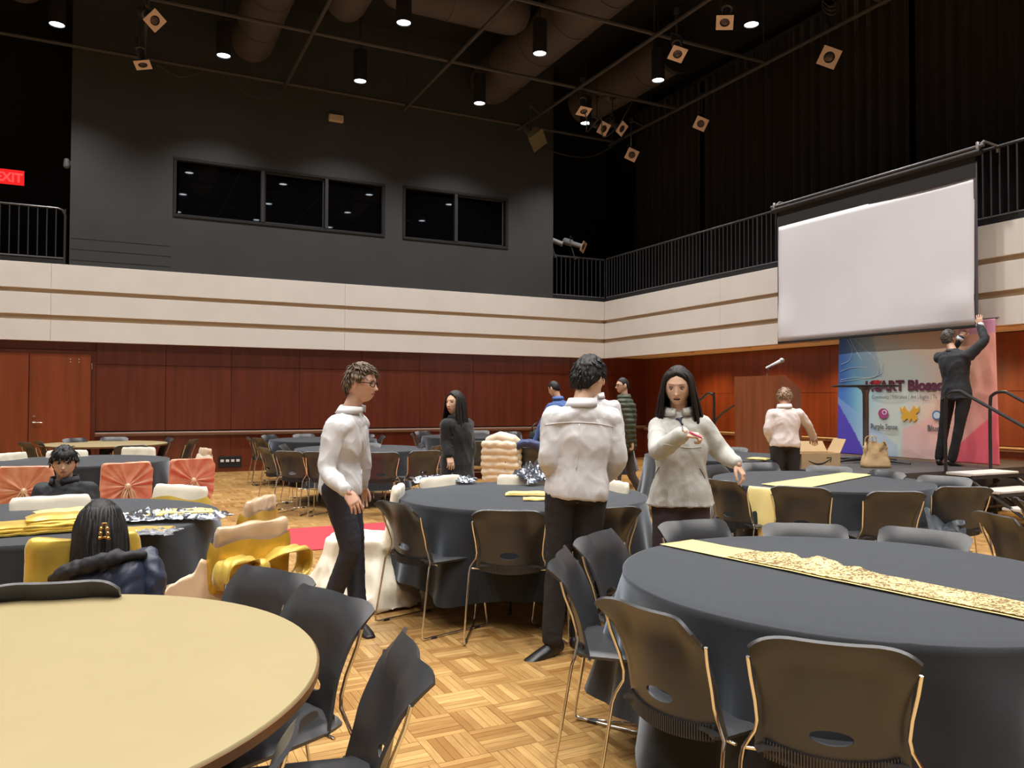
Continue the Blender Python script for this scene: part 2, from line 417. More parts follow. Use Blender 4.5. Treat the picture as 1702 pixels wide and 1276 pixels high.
# recessed stage wall and its soffit
ws = obj('wall_right', MB().add(box((XR+.11, (YB+YF)/2, 1.25), (.2, YF-YB+.4, 2.6))), m_black, smooth=0); struct(ws)
ys = [YB+1.34*k for k in range(16)]+[YF]
for a, b2 in zip(ys[:-1], ys[1:]):
    for z0, z1 in ((.1, .70), (.78, 1.62), (1.62, 2.52)):
        obj('wood_panel', MB().add(box((XR-.01, (a+b2)/2, (z0+z1)/2), (.02, b2-a-.006, z1-z0-.006), 0, .002)), m_wood_lit, ws, smooth=0)
t = obj('trim_2', MB().add(box((XR-.045, (YB+YF)/2, .755), (.09, YF-YB, .03), 0, .005)).add(box((XR-.03, (YB+YF)/2, .715), (.05, YF-YB, .03))), m_trimt, smooth=0); struct(t)
t = obj('baseboard_right', MB().add(box((XR-.015, (YB+YF)/2, .05), (.03, YF-YB, .1))), m_wood_lit, smooth=0); struct(t)
so = obj('ceiling_soffit', MB().add(box(((XB+.06+XR)/2, (YB+YF)/2, 2.58), (XR-XB-.06, YF-YB, .1))), m_soffit, smooth=0); struct(so)
SL = ['small warm soffit downlight nearest the viewer, past the picture edge', 'small warm soffit downlight to the right of the banner', 'small warm soffit downlight hidden above the banner', 'small warm soffit downlight between the banner and the lectern', 'small warm soffit downlight above the lectern', 'small warm soffit downlight nearest the room corner']
for k, sy in enumerate((5.0, 6.78, 8.6, 10.31, 12.05, 13.8)):
    c = thing('recessed_light', SL[k], 'ceiling light', (11.2, sy, 2.53), 0, 'soffit downlights over the stage')
    obj('trim_ring', MB().add(lathe([(.075, -.012), (.10, -.012), (.105, 0), (.075, 0)], 24)), m_trimt, c)
    obj('diffuser', MB().add(lathe([(.001, -.008), (.074, -.008), (.074, -.004), (.001, -.004)], 20)), m_lampw, c)
# control booth above the fascia
WX = [(.825, 5.078, 5.0, 6.17), (5.49, 8.077, 5.0, 6.2)]
bo = MB(); y0, y1 = YA+.02, YA+.24
def wall_rect(x0, x1, z0, z1): bo.add(box(((x0+x1)/2, (y0+y1)/2, (z0+z1)/2), (x1-x0, y1-y0, z1-z0)))
wall_rect(-.92, 9.295, 3.92, 5.0); wall_rect(-.92, 9.295, 6.17, ZC); wall_rect(-.92, .825, 5.0, 6.17); wall_rect(5.078, 5.49, 5.0, 6.17); wall_rect(8.077, 9.295, 5.0, 6.17)
bo.add(box((-.82, YA+1.6, 6.76), (.2, 2.72, 5.68))); bo.add(box((9.195, YA+1.6, 6.76), (.2, 2.72, 5.68)))
struct(obj('wall_booth', bo, m_booth, smooth=0))
for z in (4.02, 4.22, 4.42): struct(obj('trim_3', MB().add(box((-.05, YA+.018, z), (1.7, .006, .006))), m_booth, smooth=0))
bi = MB(); bi.add(box((4.2, YA+2.9, 5.6), (9.8, .1, 3.2))); bi.add(box((4.2, YA+1.6, 4.05), (9.8, 2.6, .1))); bi.add(box((4.2, YA+1.6, 7.2), (9.8, 2.6, .1)))
struct(obj('wall_booth_inside', bi, m_black, smooth=0))
for k, (x0, x1, z0, z1) in enumerate(WX):
    w = obj(f'window_{k+1}', MB().add(box(((x0+x1)/2, YA+.05, z0+.03), (x1-x0, .10, .06), 0, .006)).add(box(((x0+x1)/2, YA+.05, z1-.03), (x1-x0, .10, .06), 0, .006)).add(box((x0+.03, YA+.05, (z0+z1)/2), (.06, .10, z1-z0-.12), 0, .006)).add(box((x1-.03, YA+.05, (z0+z1)/2), (.06, .10, z1-z0-.12), 0, .006)), m_black, smooth=0); struct(w)
    cuts = [x0+.06, 2.505, 3.804, x1-.06] if k == 0 else [x0+.06, 6.75, x1-.06]
    for c in cuts[1:-1]: obj('mullion', MB().add(box((c, YA+.04, (z0+z1)/2), (.07, .10, z1-z0-.12), 0, .006)), m_rail, w, smooth=0)
    for q, (a, b2) in enumerate(zip(cuts[:-1], cuts[1:])):
        obj('pane', MB().add(box(((a+b2)/2, YA+.10, (z0+z1)/2), (b2-a-.07, .012, z1-z0-.12))), m_glass, w, smooth=0)
        if (k, q) in ((0, 1), (1, 1)):
            fr = MB(); zc = (z0+z1)/2
            for sx in (a+.055, b2-.055): fr.add(box((sx, YA+.075, zc), (.03, .03, z1-z0-.13)))
            for sz in (z0+.075, z1-.075): fr.add(box(((a+b2)/2, YA+.075, sz), (b2-a-.08, .03, .03)))
            obj('sash', fr, m_rail, w, smooth=0)
# black gallery behind the railings, ceiling, side walls
g = MB(); g.add(box((-3.5, YA+1.7, 3.82), (5.1, 3.2, .18))); g.add(box((10.6, YA+1.7, 3.82), (4.2, 3.2, .18))); g.add(box((11.9, (YB+YA)/2, 3.82), (2.2, YA-YB, .18)))
struct(obj('floor_gallery', g, m_black, smooth=0))
g = MB(); g.add(box((3.5, 20, 6.7), (19.5, .2, 6))); struct(obj('wall_gallery_back', g, m_black, smooth=0))
g = MB(); g.add(box((13.1, 8, 6.7), (.2, 24.2, 6))); struct(obj('wall_gallery_right', g, m_black, smooth=0))
g = MB(); g.add(box((XL-.1, 8, 1.25), (.2, 24, 2.5))); struct(obj('wall_left', g, m_wood, smooth=0))
g = MB(); g.add(box((XL-.1, 8, 3.2), (.2, 24, 1.4))); struct(obj('wall_left_fascia', g, m_white, smooth=0))
g = MB(); g.add(box((XL-.1, 8, 6.75), (.2, 24, 5.7))); struct(obj('wall_left_upper', g, m_black, smooth=0))
g = MB(); g.add(box((3.5, YB-.1, 1.25), (19.3, .2, 2.5))); struct(obj('wall_front', g, m_wood, smooth=0))
g = MB(); g.add(box((3.5, YB-.1, 3.2), (19.3, .2, 1.4))); struct(obj('wall_front_fascia', g, m_white, smooth=0))
g = MB(); g.add(box((3.5, YB-.1, 6.75), (19.3, .2, 5.7))); struct(obj('wall_front_upper', g, m_black, smooth=0))
struct(obj('ceiling', MB().add(box((3.5, 8, ZC+.1), (19.4, 24.2, .2))), m_ceil, smooth=0))

# stage curtains
def drape(y0, y1, x, z0, z1, ph):
    n = int((y1-y0)*34); P = np.zeros((7, n, 3))
    for j in range(n):
        y = y0+(y1-y0)*j/(n-1); u = j/(n-1)
        for i in range(7):
            v = i/6; a = .055*math.sin(y*23+ph+.6*math.sin(y*5))+.03*math.sin(y*47+ph*2)
            P[i, j] = (x+a*(.7+.3*(1-v)), y, z0+(z1-z0)*v)
    return MB().add(sheet(P, .008))
cy = [-2.5, 1.0, 3.9, 6.7, 9.25, 12.0, 14.9, 17.6]
CL = ['', '', 'fifth black curtain panel from the dark corner, cut by the picture edge', 'fourth black curtain panel from the dark corner, above the near end of the screen', 'third black curtain panel from the dark corner, above the far end of the screen', 'second black curtain panel from the dark corner, behind the long railing', 'first black curtain panel by the dark corner beyond the short railing']
for k in range(2, 7):
    c = thing('stage_curtain', CL[k], 'curtain', (12.45, (cy[k]+cy[k+1])/2, 3.92), 0, 'black curtain panels along the balcony')
    o = obj('drape', drape(cy[k]+.02, cy[k+1]-.02, 12.45+(.05 if k % 2 else 0), 3.93, 9.2, k*1.3), m_curtain, c, smooth=180); o.matrix_parent_inverse = Matrix.Translation(c.location).inverted()
t = obj('curtain_track', MB().add(box((12.5, 7.5, 9.25), (.08, 20.4, .08))).add(box((12.5, -2.4, 9.42), (.04, .04, .36))).add(box((12.5, 17, 9.42), (.04, .04, .36))), m_rail, smooth=0); tag(t, 'black track carrying the stage curtains under the ceiling', 'curtain track')

# railings
def railing(name, label, a, b2, z0, z1, spacing, zlow, curl=None):
    a = np.array(a, float); b2 = np.array(b2, float); L = np.linalg.norm(b2-a); d = (b2-a)/L
    r = thing(name, label, 'railing', (a[0], a[1], z0))
    inv = Matrix.Translation((a[0], a[1], z0)).inverted()
    def put(nm, mb, m):
        o = obj(nm, mb, m, r); o.matrix_parent_inverse = inv
    P = lambda s, z: np.array([a[0]+d[0]*s, a[1]+d[1]*s, z])
    if curl: put('top_rail', MB().add(tube([P(0, z1), P(L-.12, z1), P(L-.04, z1-.03), P(L, z1-.12), P(L, z0)], .022, 8)), m_rail)
    else: put('top_rail', MB().add(tube([P(0, z1), P(L, z1)], .024, 8)), m_rail)
    put('bottom_rail', MB().add(tube([P(0, zlow), P(L, zlow)], .016, 6)), m_railtop)
    put('kerb', MB().add(box((P(L/2, z0+.045)), (abs(d[0])*L+.04, abs(d[1])*L+.04, .09))), m_black)
    n = int(L/spacing)
    for k in range(n+1):
        post = k % 11 == 0
        put('post' if post else 'baluster', MB().add(cyl(P(k*L/n, z0 if post else zlow), P(k*L/n, z1), .017 if post else .0115, 6)), m_rail)
railing('balcony_railing', 'black metal balcony railing at the far end of the left gallery', (-5.8, YA+.1, 0), (-1.0, YA+.1, 0), 3.92, 4.96, .142, 4.04, True)
railing('balcony_railing', 'short black balcony railing between the grey booth and the corner', (9.32, YA+.1, 0), (XB+.07, YA+.1, 0), 3.92, 4.98, .118, 4.03)
railing('balcony_railing', 'long black balcony railing above the stage in front of the curtains', (XB+.07, YA, 0), (XB+.07, 1.0, 0), 3.92, 4.99, .118, 4.03)

# exit sign and small wall fittings
e = thing('exit_sign', 'red lit exit sign on the dark gallery wall', 'exit sign', (-2.25, 19.86, 6.2))
obj('housing', MB().add(box((0, 0, 0), (.60, .08, .36), 0, .01)), m_black, e, smooth=0)
obj('face_panel', MB().add(box((0, -.045, 0), (.56, .01, .32))), mat('exit_face', (.3, .01, .01), .5, emit=(1, .02, .02), estr=.9), e, smooth=0)
def text(name, s, size, m, parent, loc, rot, ext=.002, off=0, sx=1, align='LEFT'):
    c = bpy.data.curves.new(name, 'FONT'); c.body = s; c.size = size; c.extrude = ext; c.offset = off; c.align_x = align; c.resolution_u = 3
    o = bpy.data.objects.new(name, c); COL.objects.link(o)
    dg = bpy.context.evaluated_depsgraph_get(); me = bpy.data.meshes.new_from_object(o.evaluated_get(dg)); bpy.data.objects.remove(o)
    q = link(name, me, parent, m); q.location = loc; q.rotation_euler = rot; q.scale = (sx, 1, 1); return q
text('lettering', 'EXIT', .27, m_exit, e, (0, -.052, -.095), (PI/2, 0, 0), .002, .008, .9, 'CENTER')
o = thing('emergency_light', 'small cream box high on the grey booth wall', 'emergency light', (3.98, YA+.02, 7.42))
obj('casing', MB().add(box((0, -.05, 0), (.31, .1, .15), 0, .015)), mat('cream_case', (.55, .42, .28), .5), o, smooth=0)
obj('base_plate', MB().add(box((0, -.008, 0), (.34, .016, .18), 0, .004)), m_booth, o, smooth=0)
o = thing('wall_lamp', 'small grey wall lamp beside the left edge of the grey booth', 'wall lamp', (-.98, YA+.3, 5.86))
obj('bracket', MB().add(box((.03, 0, 0), (.06, .08, .1), 0, .01)), m_rail, o); obj('head', MB().add(cap_tube([(-.02, 0, .05), (-.02, 0, -.04)], [.05, .06], 12)), mat('grey_head', (.2, .2, .21), .5), o)
o = thing('outlet_plate', 'black wall plate holding four white sockets, low on the red wood wall', 'outlet', (1.94, YF-.02, .2))
obj('plate', MB().add(box((0, -.012, 0), (.44, .024, .22), 0, .004)), m_black, o, smooth=0)
for k in range(4): obj('socket', MB().add(box((-.15+.1*k, -.028, .02), (.065, .012, .05), 0, .004)), m_outlet, o, smooth=0)

# ------------------------------------------------------------------ ceiling equipment
gr = thing('rigging_grid', 'black pipe grid hung under the dark ceiling for stage lights', 'rigging grid', (0, 0, 7.78))
GX = [-2.35, .27, 2.86, 5.42, 8.2, 10.72]; GY = [16.15, 13.68, 11.05, 8.5, 5.9, 3.3]
for x in GX: obj('pipe', MB().add(cyl((x, 1, 0), (x, 16.3, 0), .035, 8)), m_pipe, gr)
for y in GY: obj('pipe', MB().add(cyl((-4.5, y, .05), (10.85, y, .05), .035, 8)), m_pipe, gr)
for x in GX:
    for y in GY[::2]: obj('hanger_rod', MB().add(cyl((x, y, .05), (x, y, 1.85), .012, 6)), m_rail, gr)
def duct(label, pts, r, ring=False):
    d = thing('air_duct', label, 'duct', tuple(pts[0])); inv = Matrix.Translation(pts[0]).inverted()
    o = obj('duct_body', MB().add(cap_tube(pts, [r]*len(pts), 28) if not ring else tube(pts, r, 28)), m_duct, d); o.matrix_parent_inverse = inv
    if ring:
        a, b2 = np.array(pts[0], float), np.array(pts[1], float); u = nrm(b2-a)
        o = obj('end_collar', MB().add(tube([a-u*.06, a+u*.06], r+.05, 28)).add(tube([a-u*.065, a-u*.06], r-.06, 28)), m_black, d); o.matrix_parent_inverse = inv
    L = np.linalg.norm(np.array(pts[-1])-pts[0]); u = nrm(np.array(pts[-1], float)-pts[0])
    for s in np.arange(.9, L-.3, 1.3):
        c = np.array(pts[0])+u*s; o = obj('seam_band', MB().add(tube([c-u*.02, c+u*.02], r+.012, 28)), m_duct, d); o.matrix_parent_inverse = inv
duct('wide brown air duct running along the ceiling above the right hand lamps', [(7.36, 15.9, 8.62), (7.36, 5.0, 8.62)], .5)
duct('brown air duct ending in a rounded cap above the grey booth', [(2.2, 16.0, 8.5), (2.2, 6.0, 8.5)], .40)
duct('short brown duct with a rounded end beside the middle lamps', [(3.45, 13.6, 8.5), (3.45, 9.0, 8.5)], .36)
duct('brown duct crossing the ceiling between two long ducts', [(4.3, 13.12, 8.75), (6.4, 13.12, 8.75)], .42)
duct('brown duct with an open round end near the balcony corner', [(9.95, 12.7, 8.6), (9.95, 16.2, 8.6)], .46, True)
duct('brown duct with a rounded end high over the left gallery', [(-1.62, 15.4, 8.5), (-1.62, 11.0, 8.5)], .36)
lamp0 = None
HOUS = MB().add(lathe([(.06, .62), (.125, .60), (.13, .58), (.13, 0), (.118, -.004), (.115, .05), (.05, .08)], 28)).mesh('lamp_housing')
LENS = MB().add(lathe([(.001, .012), (.06, .008), (.112, .012), (.112, .025), (.001, .025)], 24)).mesh('lamp_lens')
STEM = MB().add(cyl((0, 0, .6), (0, 0, ZC-LAMP_Z), .014, 8)).mesh('lamp_stem')
LL = {(-1.07, 15.1): 'lit round downlight nearest the left gallery and exit sign', (1.57, 15.1): 'lit round downlight over the left part of the booth windows',
      (4.11, 15.1): 'lit round downlight over the cream box on the booth wall', (6.68, 15.1): 'lit round downlight over the narrow booth window', (9.31, 15.1): 'lit round downlight among the cluster of stage lights',
      (4.11, 12.42): 'lit round downlight at the top beside the brown duct', (6.68, 12.42): 'lit round downlight under the wide brown duct', (9.31, 12.42): 'lit round downlight below the open duct end', (9.31, 9.87): 'lit round downlight nearest the curtain at the top right'}
first = True
for lx in LAMP_X:
    for ly in LAMP_Y:
        t = thing('downlight', LL.get((lx, ly), 'lit round downlight on the part of the ceiling nearer the viewer, seen only as reflections'), 'ceiling light', (lx, ly, LAMP_Z), 0, 'black cylinder downlights')
        for nm, me, mm in (('housing', HOUS, m_black), ('lens', LENS, m_lamp), ('stem', STEM, m_black)):
            if not me.materials: me.materials.append(mm)
            link(nm, me, t)
def stage_light(px, py, z, label, aim, L=.48, roll=.3, gel=True, loc=None, size=1.0, upz=7.78):
    p = onz(px, py, z) if loc is None else np.array(loc, float)
    d = nrm(aim); t = thing('stage_spotlight', label, 'stage light', tuple(p))
    b = p*0-d*L
    o = MB(); o.add(tube([b*1.0, b*.95, b*.55, b*.52, b*.1, b*0], [.05, .085, .085, .062, .062, .07], 14)); obj('lamp_body', o, m_rail if upz else m_spotgrey, t)
    x = nrm(np.cross(d, (0, 0, 1))); y = np.cross(x, d); c, s = math.cos(roll), math.sin(roll); x, y = x*c+y*s, y*c-x*s
    R = np.stack([x, y, d], 1); g = MB(); size *= 1.22; h = .105*size; n = 24
    if gel:
        sq = []; ci = []
        for k in range(n):
            a = 2*PI*k/n; u = np.array([math.cos(a), math.sin(a)]); sq.append(u*h/max(abs(u))); ci.append(u*.062*size)
        V = []
        for zz in (.0, .008):
            for q in sq: V.append((q[0], q[1], zz))
            for q in ci: V.append((q[0], q[1], zz))
        F = []
        for k in range(n):
            j = (k+1) % n; F += [(k, j, n+j, n+k), (2*n+k, 3*n+k, 3*n+j, 2*n+j), (k, 2*n+k, 2*n+j, j), (n+k, n+j, 3*n+j, 3*n+k)]
        g.add(xf((V, F), d*.03, R)); obj('gel_frame', g, m_gel, t, smooth=0)
        obj('lens', MB().add(xf(lathe([(.001, .012), (.05, .006), (.066, 0), (.066, -.01), (.001, -.01)], 18), d*.022, R)), mat('spot_glass', (.06, .035, .03), .15), t)
    elif gel is False: obj('hood', MB().add(xf(box((0, 0, .0), (.5, .36, .02)), d*.03, R)).add(xf(box((0, 0, -.10), (.36, .26, .18)), d*.03, R)), mat('flood_face', (.13, .115, .05), .6), t, smooth=0)
    m = -d*L*.55; hz = upz-p[2]-.02
    yk = MB(); yk.add(tube([m+x*.10, m+x*.10+np.array([0, 0, .16]), m-x*.10+np.array([0, 0, .16]), m-x*.10], .01, 6)); obj('yoke', yk, m_rail, t)
    if not upz: obj('clamp', MB().add(tube([m, m+np.array([0, 0, -.1]), np.array([m[0], YA+.1-p[1], 4.96-p[2]])], .016, 6)).add(box((m[0], YA+.1-p[1], 4.97-p[2]), (.07, .07, .08))), m_rail, t)
    if hz > .1:
        q = m+p; bx_ = min(GX, key=lambda g: abs(g-q[0])); by_ = min(GY, key=lambda g: abs(g-q[1]))
        tgt = np.array([bx_-p[0], m[1], hz+.02]) if abs(bx_-q[0]) < abs(by_-q[1]) else np.array([m[0], by_-p[1], hz+.05])
        obj('arm', MB().add(tube([m+np.array([0, 0, hz]), tgt], .018, 6)), m_rail, t)
        obj('clamp', MB().add(cyl(m+np.array([0, 0, .15]), m+np.array([0, 0, hz+.03]), .016, 8)).add(box(m+np.array([0, 0, hz]), (.07, .07, .10))), m_rail, t)
TC = -CF
stage_light(256, 33, 7.3, 'stage light with pale tilted frame, upper of two left of the booth', (.35, -.75, -.55), roll=.5)
stage_light(237, 105, 7.2, 'stage light pointing down with tan frame, on the booth side pipe', (.15, -.25, -1), roll=.8)
stage_light(1205, 35, 7.25, 'stage light with tan frame at the top edge near the curtain', (-.35, -.25, -.8), roll=.25)
stage_light(1126, 88, 7.2, 'stage light with tan frame hanging beside the open duct end', (-.3, -.45, -.75), roll=.4)
stage_light(1378, 95, 7.25, 'stage light with bright tan frame in front of the curtain', (-.65, -.65, -.45), roll=.45, size=1.2)
stage_light(1165, 205, 7.2, 'stage light with tan frame low on the curtain, between two others', (-.65, -.65, -.5), roll=.5)
stage_light(970, 183, 7.35, 'stage light pointing down, highest of the corner cluster', (-.1, -.35, -.9), roll=.2)
stage_light(1002, 213, 7.2, 'stage light with patterned frame in the middle of the corner cluster', (.05, -.75, -.5), roll=.2)
stage_light(1032, 213, 7.2, 'stage light with patterned frame at the curtain end of the corner cluster', (.25, -.7, -.5), roll=.25)
stage_light(1050, 257, 7.0, 'stage light with tan frame hanging below the corner cluster', (-.5, -.8, -.4), roll=.45)
stage_light(893, 232, 7.15, 'square brown flood light tilted at the booth corner', (.3, -.6, -.7), gel=False, roll=.5)
stage_light(0, 0, 0, 'grey stage light clamped on the short railing, beside the booth', (.75, -.55, -.4), L=.55, roll=.1, gel=None, loc=(9.62, YA+.12, 5.28), upz=0)
stage_light(0, 0, 0, 'grey stage light with cream frame clamped on the short railing', (.55, -.75, -.35), L=.55, roll=.15, loc=(10.12, YA+.02, 5.25), upz=0)
# loose cables on the grid
def cable(label, pts, r=.012, m=m_rail): tag(obj('cable', MB().add(tube(smooth_path(pts, 6), r, 6)), m), label, 'cable')
cable('thin black cable looping under the pipe in front of the booth', [(.5, 16.12, 7.74), (.9, 16.1, 7.58), (1.3, 16.1, 7.76)])
cable('black cable sagging from the booth pipe toward a grid joint', [(1.75, 16.12, 7.76), (2.05, 16.1, 7.5), (2.45, 16.1, 7.42), (2.86, 16.12, 7.7)])
cable('tangle of black cable around the corner cluster of lights', [(8.2, 13.7, 7.75), (8.4, 13.6, 7.2), (8.6, 13.9, 7.05), (8.8, 13.7, 7.3), (9.0, 13.9, 7.0), (9.3, 13.8, 7.25), (9.6, 13.7, 7.8)])
cable('black cable hanging in a loop from the corner pipes', [(8.3, 16.0, 7.75), (8.8, 16.1, 7.4), (9.5, 16.15, 7.3), (10.2, 16.1, 7.4), (10.7, 15.6, 7.75)], .02, m_black)
cable('coil of grey cable hanging at the top beside the curtain', [(9.6+.14*math.cos(a), 8.5+.1*math.sin(a), 7.45+.2*math.sin(a*1.0+.5)+.01*a) for a in np.linspace(0, 18, 40)], .008, m_pipe)

# ------------------------------------------------------------------ stage, banner, screen
SZ = .58; SX0, SX1, SY0, SY1 = 7.85, 12.05, 6.5, 10.55
st = thing('stage_platform', 'low black stage platform in front of the red wood wall', 'stage', (SX0, SY0, 0))
inv = Matrix.Translation((SX0, SY0, 0)).inverted()
def putin(root, nm, mb, m, smooth=40):
    o = obj(nm, mb, m, root, smooth); o.matrix_parent_inverse = Matrix.Translation(root.location).inverted(); return o
nx, ny = 3, 4
for i in range(nx):
    for j in range(ny):
        x0 = SX0+(SX1-SX0)*i/nx; x1 = SX0+(SX1-SX0)*(i+1)/nx; y0 = SY0+(SY1-SY0)*j/ny; y1 = SY0+(SY1-SY0)*(j+1)/ny
        putin(st, 'deck_panel', MB().add(box(((x0+x1)/2, (y0+y1)/2, SZ-.05), (x1-x0-.006, y1-y0-.006, .1), 0, .004)), m_stage, 0)
def skirt(a, b2):
    a, b2 = np.array(a, float), np.array(b2, float); L = np.linalg.norm(b2-a); n = int(L*14); P = np.zeros((4, n, 3)); d = (b2-a)/L; q = np.array([d[1], -d[0]])
    for j in range(n):
        for i in range(4):
            p = a+d*L*j/(n-1)+q*(.02+.015*math.sin(j*1.9)*(1-i/3)); P[i, j] = (p[0], p[1], .005+(SZ-.11)*i/3)
    return MB().add(sheet(P, .004))
putin(st, 'skirt', skirt((SX0+.03, SY1), (SX0+.03, SY0+.03)), m_black, 180)
putin(st, 'skirt', skirt((SX0+.03, SY0+.03), (SX1, SY0+.03)), m_black, 180)
for x in (SX0+.2, 9.3, 10.6, 11.9):
    for y in (SY0+.2, 7.8, 9.1, 10.35): putin(st, 'leg', MB().add(cyl((x, y, 0), (x, y, SZ-.1), .025, 8)), m_steelk)

# banner hanging in front of the soffit
BX = 10.58; BY0, BY1, BZ0, BZ1 = 6.63, 9.22, .60, 2.585
def banner_mat():
    m = bpy.data.materials.new('banner_print'); m.use_nodes = True; nt = m.node_tree; b = nt.nodes['Principled BSDF']; L = nt.links.new
    a = nt.nodes.new('ShaderNodeAttribute'); a.attribute_name = 'print'; L(a.outputs['Color'], b.inputs['Base Color']); b.inputs['Roughness'].default_value = .75
    return m
nu, nv = 120, 100
bn = thing('banner', 'large blue to pink printed banner hanging behind the stage', 'banner', (BX, (BY0+BY1)/2, BZ0))
P = np.zeros((nv, nu, 3)); Cc = np.zeros((nv, nu, 4)); Cc[..., 3] = 1
def sst(a, b2, x): t = np.clip((x-a)/(b2-a), 0, 1); return t*t*(3-2*t)
for i in range(nv):
    for j in range(nu):
        u, v = j/(nu-1), i/(nv-1)       # u from the left edge (far end), v upward
        sp = .03*(1-v)*((u < .1)*(.1-u)/.1-(u > .9)*(u-.9)/.1)*1.5
        P[i, j] = (BX+.004*math.sin(u*19+v*2)+.004*math.sin(u*7-v*4), BY1+sp-(BY1-BY0)*u, BZ0+(BZ1-BZ0)*v)
        c = np.array([.62, .66, .62])*1.0
        teal = np.array([.26, .50, .62]); blue = np.array([.10, .17, .50]); viol = np.array([.13, .10, .42]); pink = np.array([.82, .30, .30]); peach = np.array([.86, .52, .40]); deep = np.array([.78, .16, .22]); lil = np.array([.52, .30, .55])
        c = c+(teal-c)*(1-sst(.10, .42, u+.25*abs(v-.55)))
        c = c+(blue-c)*(1-sst(.02, .17, u))*.85
        if v < .42-2.1*u: c = viol+(blue-viol)*.3*v
        if .42-2.1*u <= v < .42-.9*(u-.05) and u < .42: c = c*.55+np.array([.38, .50, .72])*.45
        c = c+(peach-c)*sst(.40, .75, u+.35*(v-.55)+.12*math.sin(v*7))*.8
        if v < .22+.5*(u-.45) and u > .45: c = c*.4+np.array([.85, .50, .48])*.6
        if v > .95-.55*(u-.3) and u > .30 and v > .5+.5*(.75-u): c = c*.6+np.array([.72, .66, .50])*.4
        c = c+(pink-c)*sst(.72, 1.0, u)*.55
        if v < 1.25*(u-.70): c = deep*.6+pink*.4
        if v > .90 and u > .80: c = c*.45+lil*.55
        if (u < .32 and v > .62 and (u-.02)+(v-.62)*.55 > .12 and u+v*.2 < .44): c = c*.65+np.array([.16, .24, .45])*.35
        Cc[i, j, :3] = np.clip((c+(c-c.mean())*.35)*1.12, 0, 1)
V, F = sheet(P, .004)
me = bpy.data.meshes.new('banner_cloth'); me.from_pydata(V.tolist(), [], F)
me.attributes.new('print', 'FLOAT_COLOR', 'POINT').data.foreach_set('color', np.concatenate([Cc.reshape(-1, 4)]*2).ravel()); me.shade_smooth()
o = link('banner_cloth', me, bn, banner_mat()); o.matrix_parent_inverse = Matrix.Translation(bn.location).inverted()
def bpos(px, py): r = CF+(px-851)/FPX*CR-(py-638)/FPX*CU; q = CAM+r*((BX-.0125)/r[0]); return q
brot = (PI/2, 0, -PI/2)
def btext(nm, s, px, py, hpx, wpx, m, off=0):
    p = bpos(px, py); h = (bpos(px, py)[2]-bpos(px, py+hpx)[2])
    q = text(nm, s, h*1.38, m, bn, (0, 0, 0), (0, 0, 0), .001, off)
    w = max(v.co.x for v in q.data.vertices)-min(v.co.x for v in q.data.vertices); wt = abs(bpos(px+wpx, py)[1]-p[1])
    q.location = Vector(bpos(px, py+hpx))-bn.location; q.rotation_euler = brot; q.scale = (wt/w, 1, 1); return q
btext('lettering', 'HeART Blossom', 1438, 633, 16, 150, m_maroon, .010)
btext('lettering', 'Community | Education | Art | Rights | Ta', 1449, 656, 6, 108, m_greyink)
btext('lettering', 'Purple Sense', 1447, 703, 9, 44, m_greyink, .002)
btext('lettering', 'Blue', 1541, 706, 9, 20, m_greyink, .002)
def bdisc(nm, px, py, rpx, m, pts=None, dx=0):
    c = bpos(px, py); s = (bpos(px, py-10)[2]-c[2])/10; sy = abs(bpos(px+10, py)[1]-c[1])/10
    pl = pts if pts else [(math.cos(a), math.sin(a)) for a in np.linspace(0, 2*PI, 28, endpoint=False)]
    poly = [(c[1]-q[0]*rpx*sy, c[2]+q[1]*rpx*s) for q in pl]
    putin(bn, nm, MB().add(prism(poly, BX-.0125-dx*.5, BX-.011-dx*.5, 0)), m, 0)
bdisc('emblem', 1468, 687, 8.5, m_purple); bdisc('emblem', 1470, 685, 4, m_lineink, dx=.003); bdisc('emblem', 1470, 685, 2.6, m_purple, dx=.006)
bf = [(-1.2, .9), (-.9, .55), (-.6, 1.0), (-.35, .5), (-.05, .25), (.25, .55), (.5, 1.05), (.8, .6), (1.2, 1.0), (1.1, .3), (.75, .05), (.95, -.5), (.5, -.95), (.15, -.5), (-.05, -1.0), (-.3, -.5), (-.75, -.9), (-1.05, -.4), (-.8, .05), (-1.15, .35)]
bdisc('emblem', 1512, 688, 14, m_yellowink, bf)
bdisc('emblem', 1557, 690, 8, m_blueink); bdisc('emblem', 1557, 690, 5.6, m_lineink, dx=.003)
bdisc('emblem', 1455, 636, 11, m_redink, [(-1, 0), (-.55, .3), (-.15, .42), (.05, .32), (.3, .45), (.7, .25), (1.05, .35), (.75, -.05), (.35, -.4), (0, -.48), (-.5, -.3)])
for pts in ([(1397, 606), (1412, 598), (1416, 580), (1408, 564)], [(1397, 617), (1415, 611), (1440, 611)], [(1397, 631), (1425, 627), (1450, 628), (1460, 616), (1455, 598), (1438, 580), (1420, 563)], [(1397, 634), (1430, 630), (1462, 622), (1468, 605)], [(1432, 598), (1420, 578), (1412, 562)]):
    putin(bn, 'print_line', MB().add(tube(smooth_path([bpos(*q) for q in pts], 5), .004, 5)), m_lineink)
putin(bn, 'hanging_rod', MB().add(cyl((BX+.02, BY0-.02, BZ1+.005), (BX+.02, BY1+.02, BZ1+.005), .012, 8)), m_rail)
for y in (BY0+.05, 7.5, 8.4, BY1-.05): putin(bn, 'hanger', MB().add(tube([(BX+.02, y, BZ1), (BX+.17, y, BZ1+.03), (XB+.01, y, BZ1+.03)], .006, 5)), m_rail)

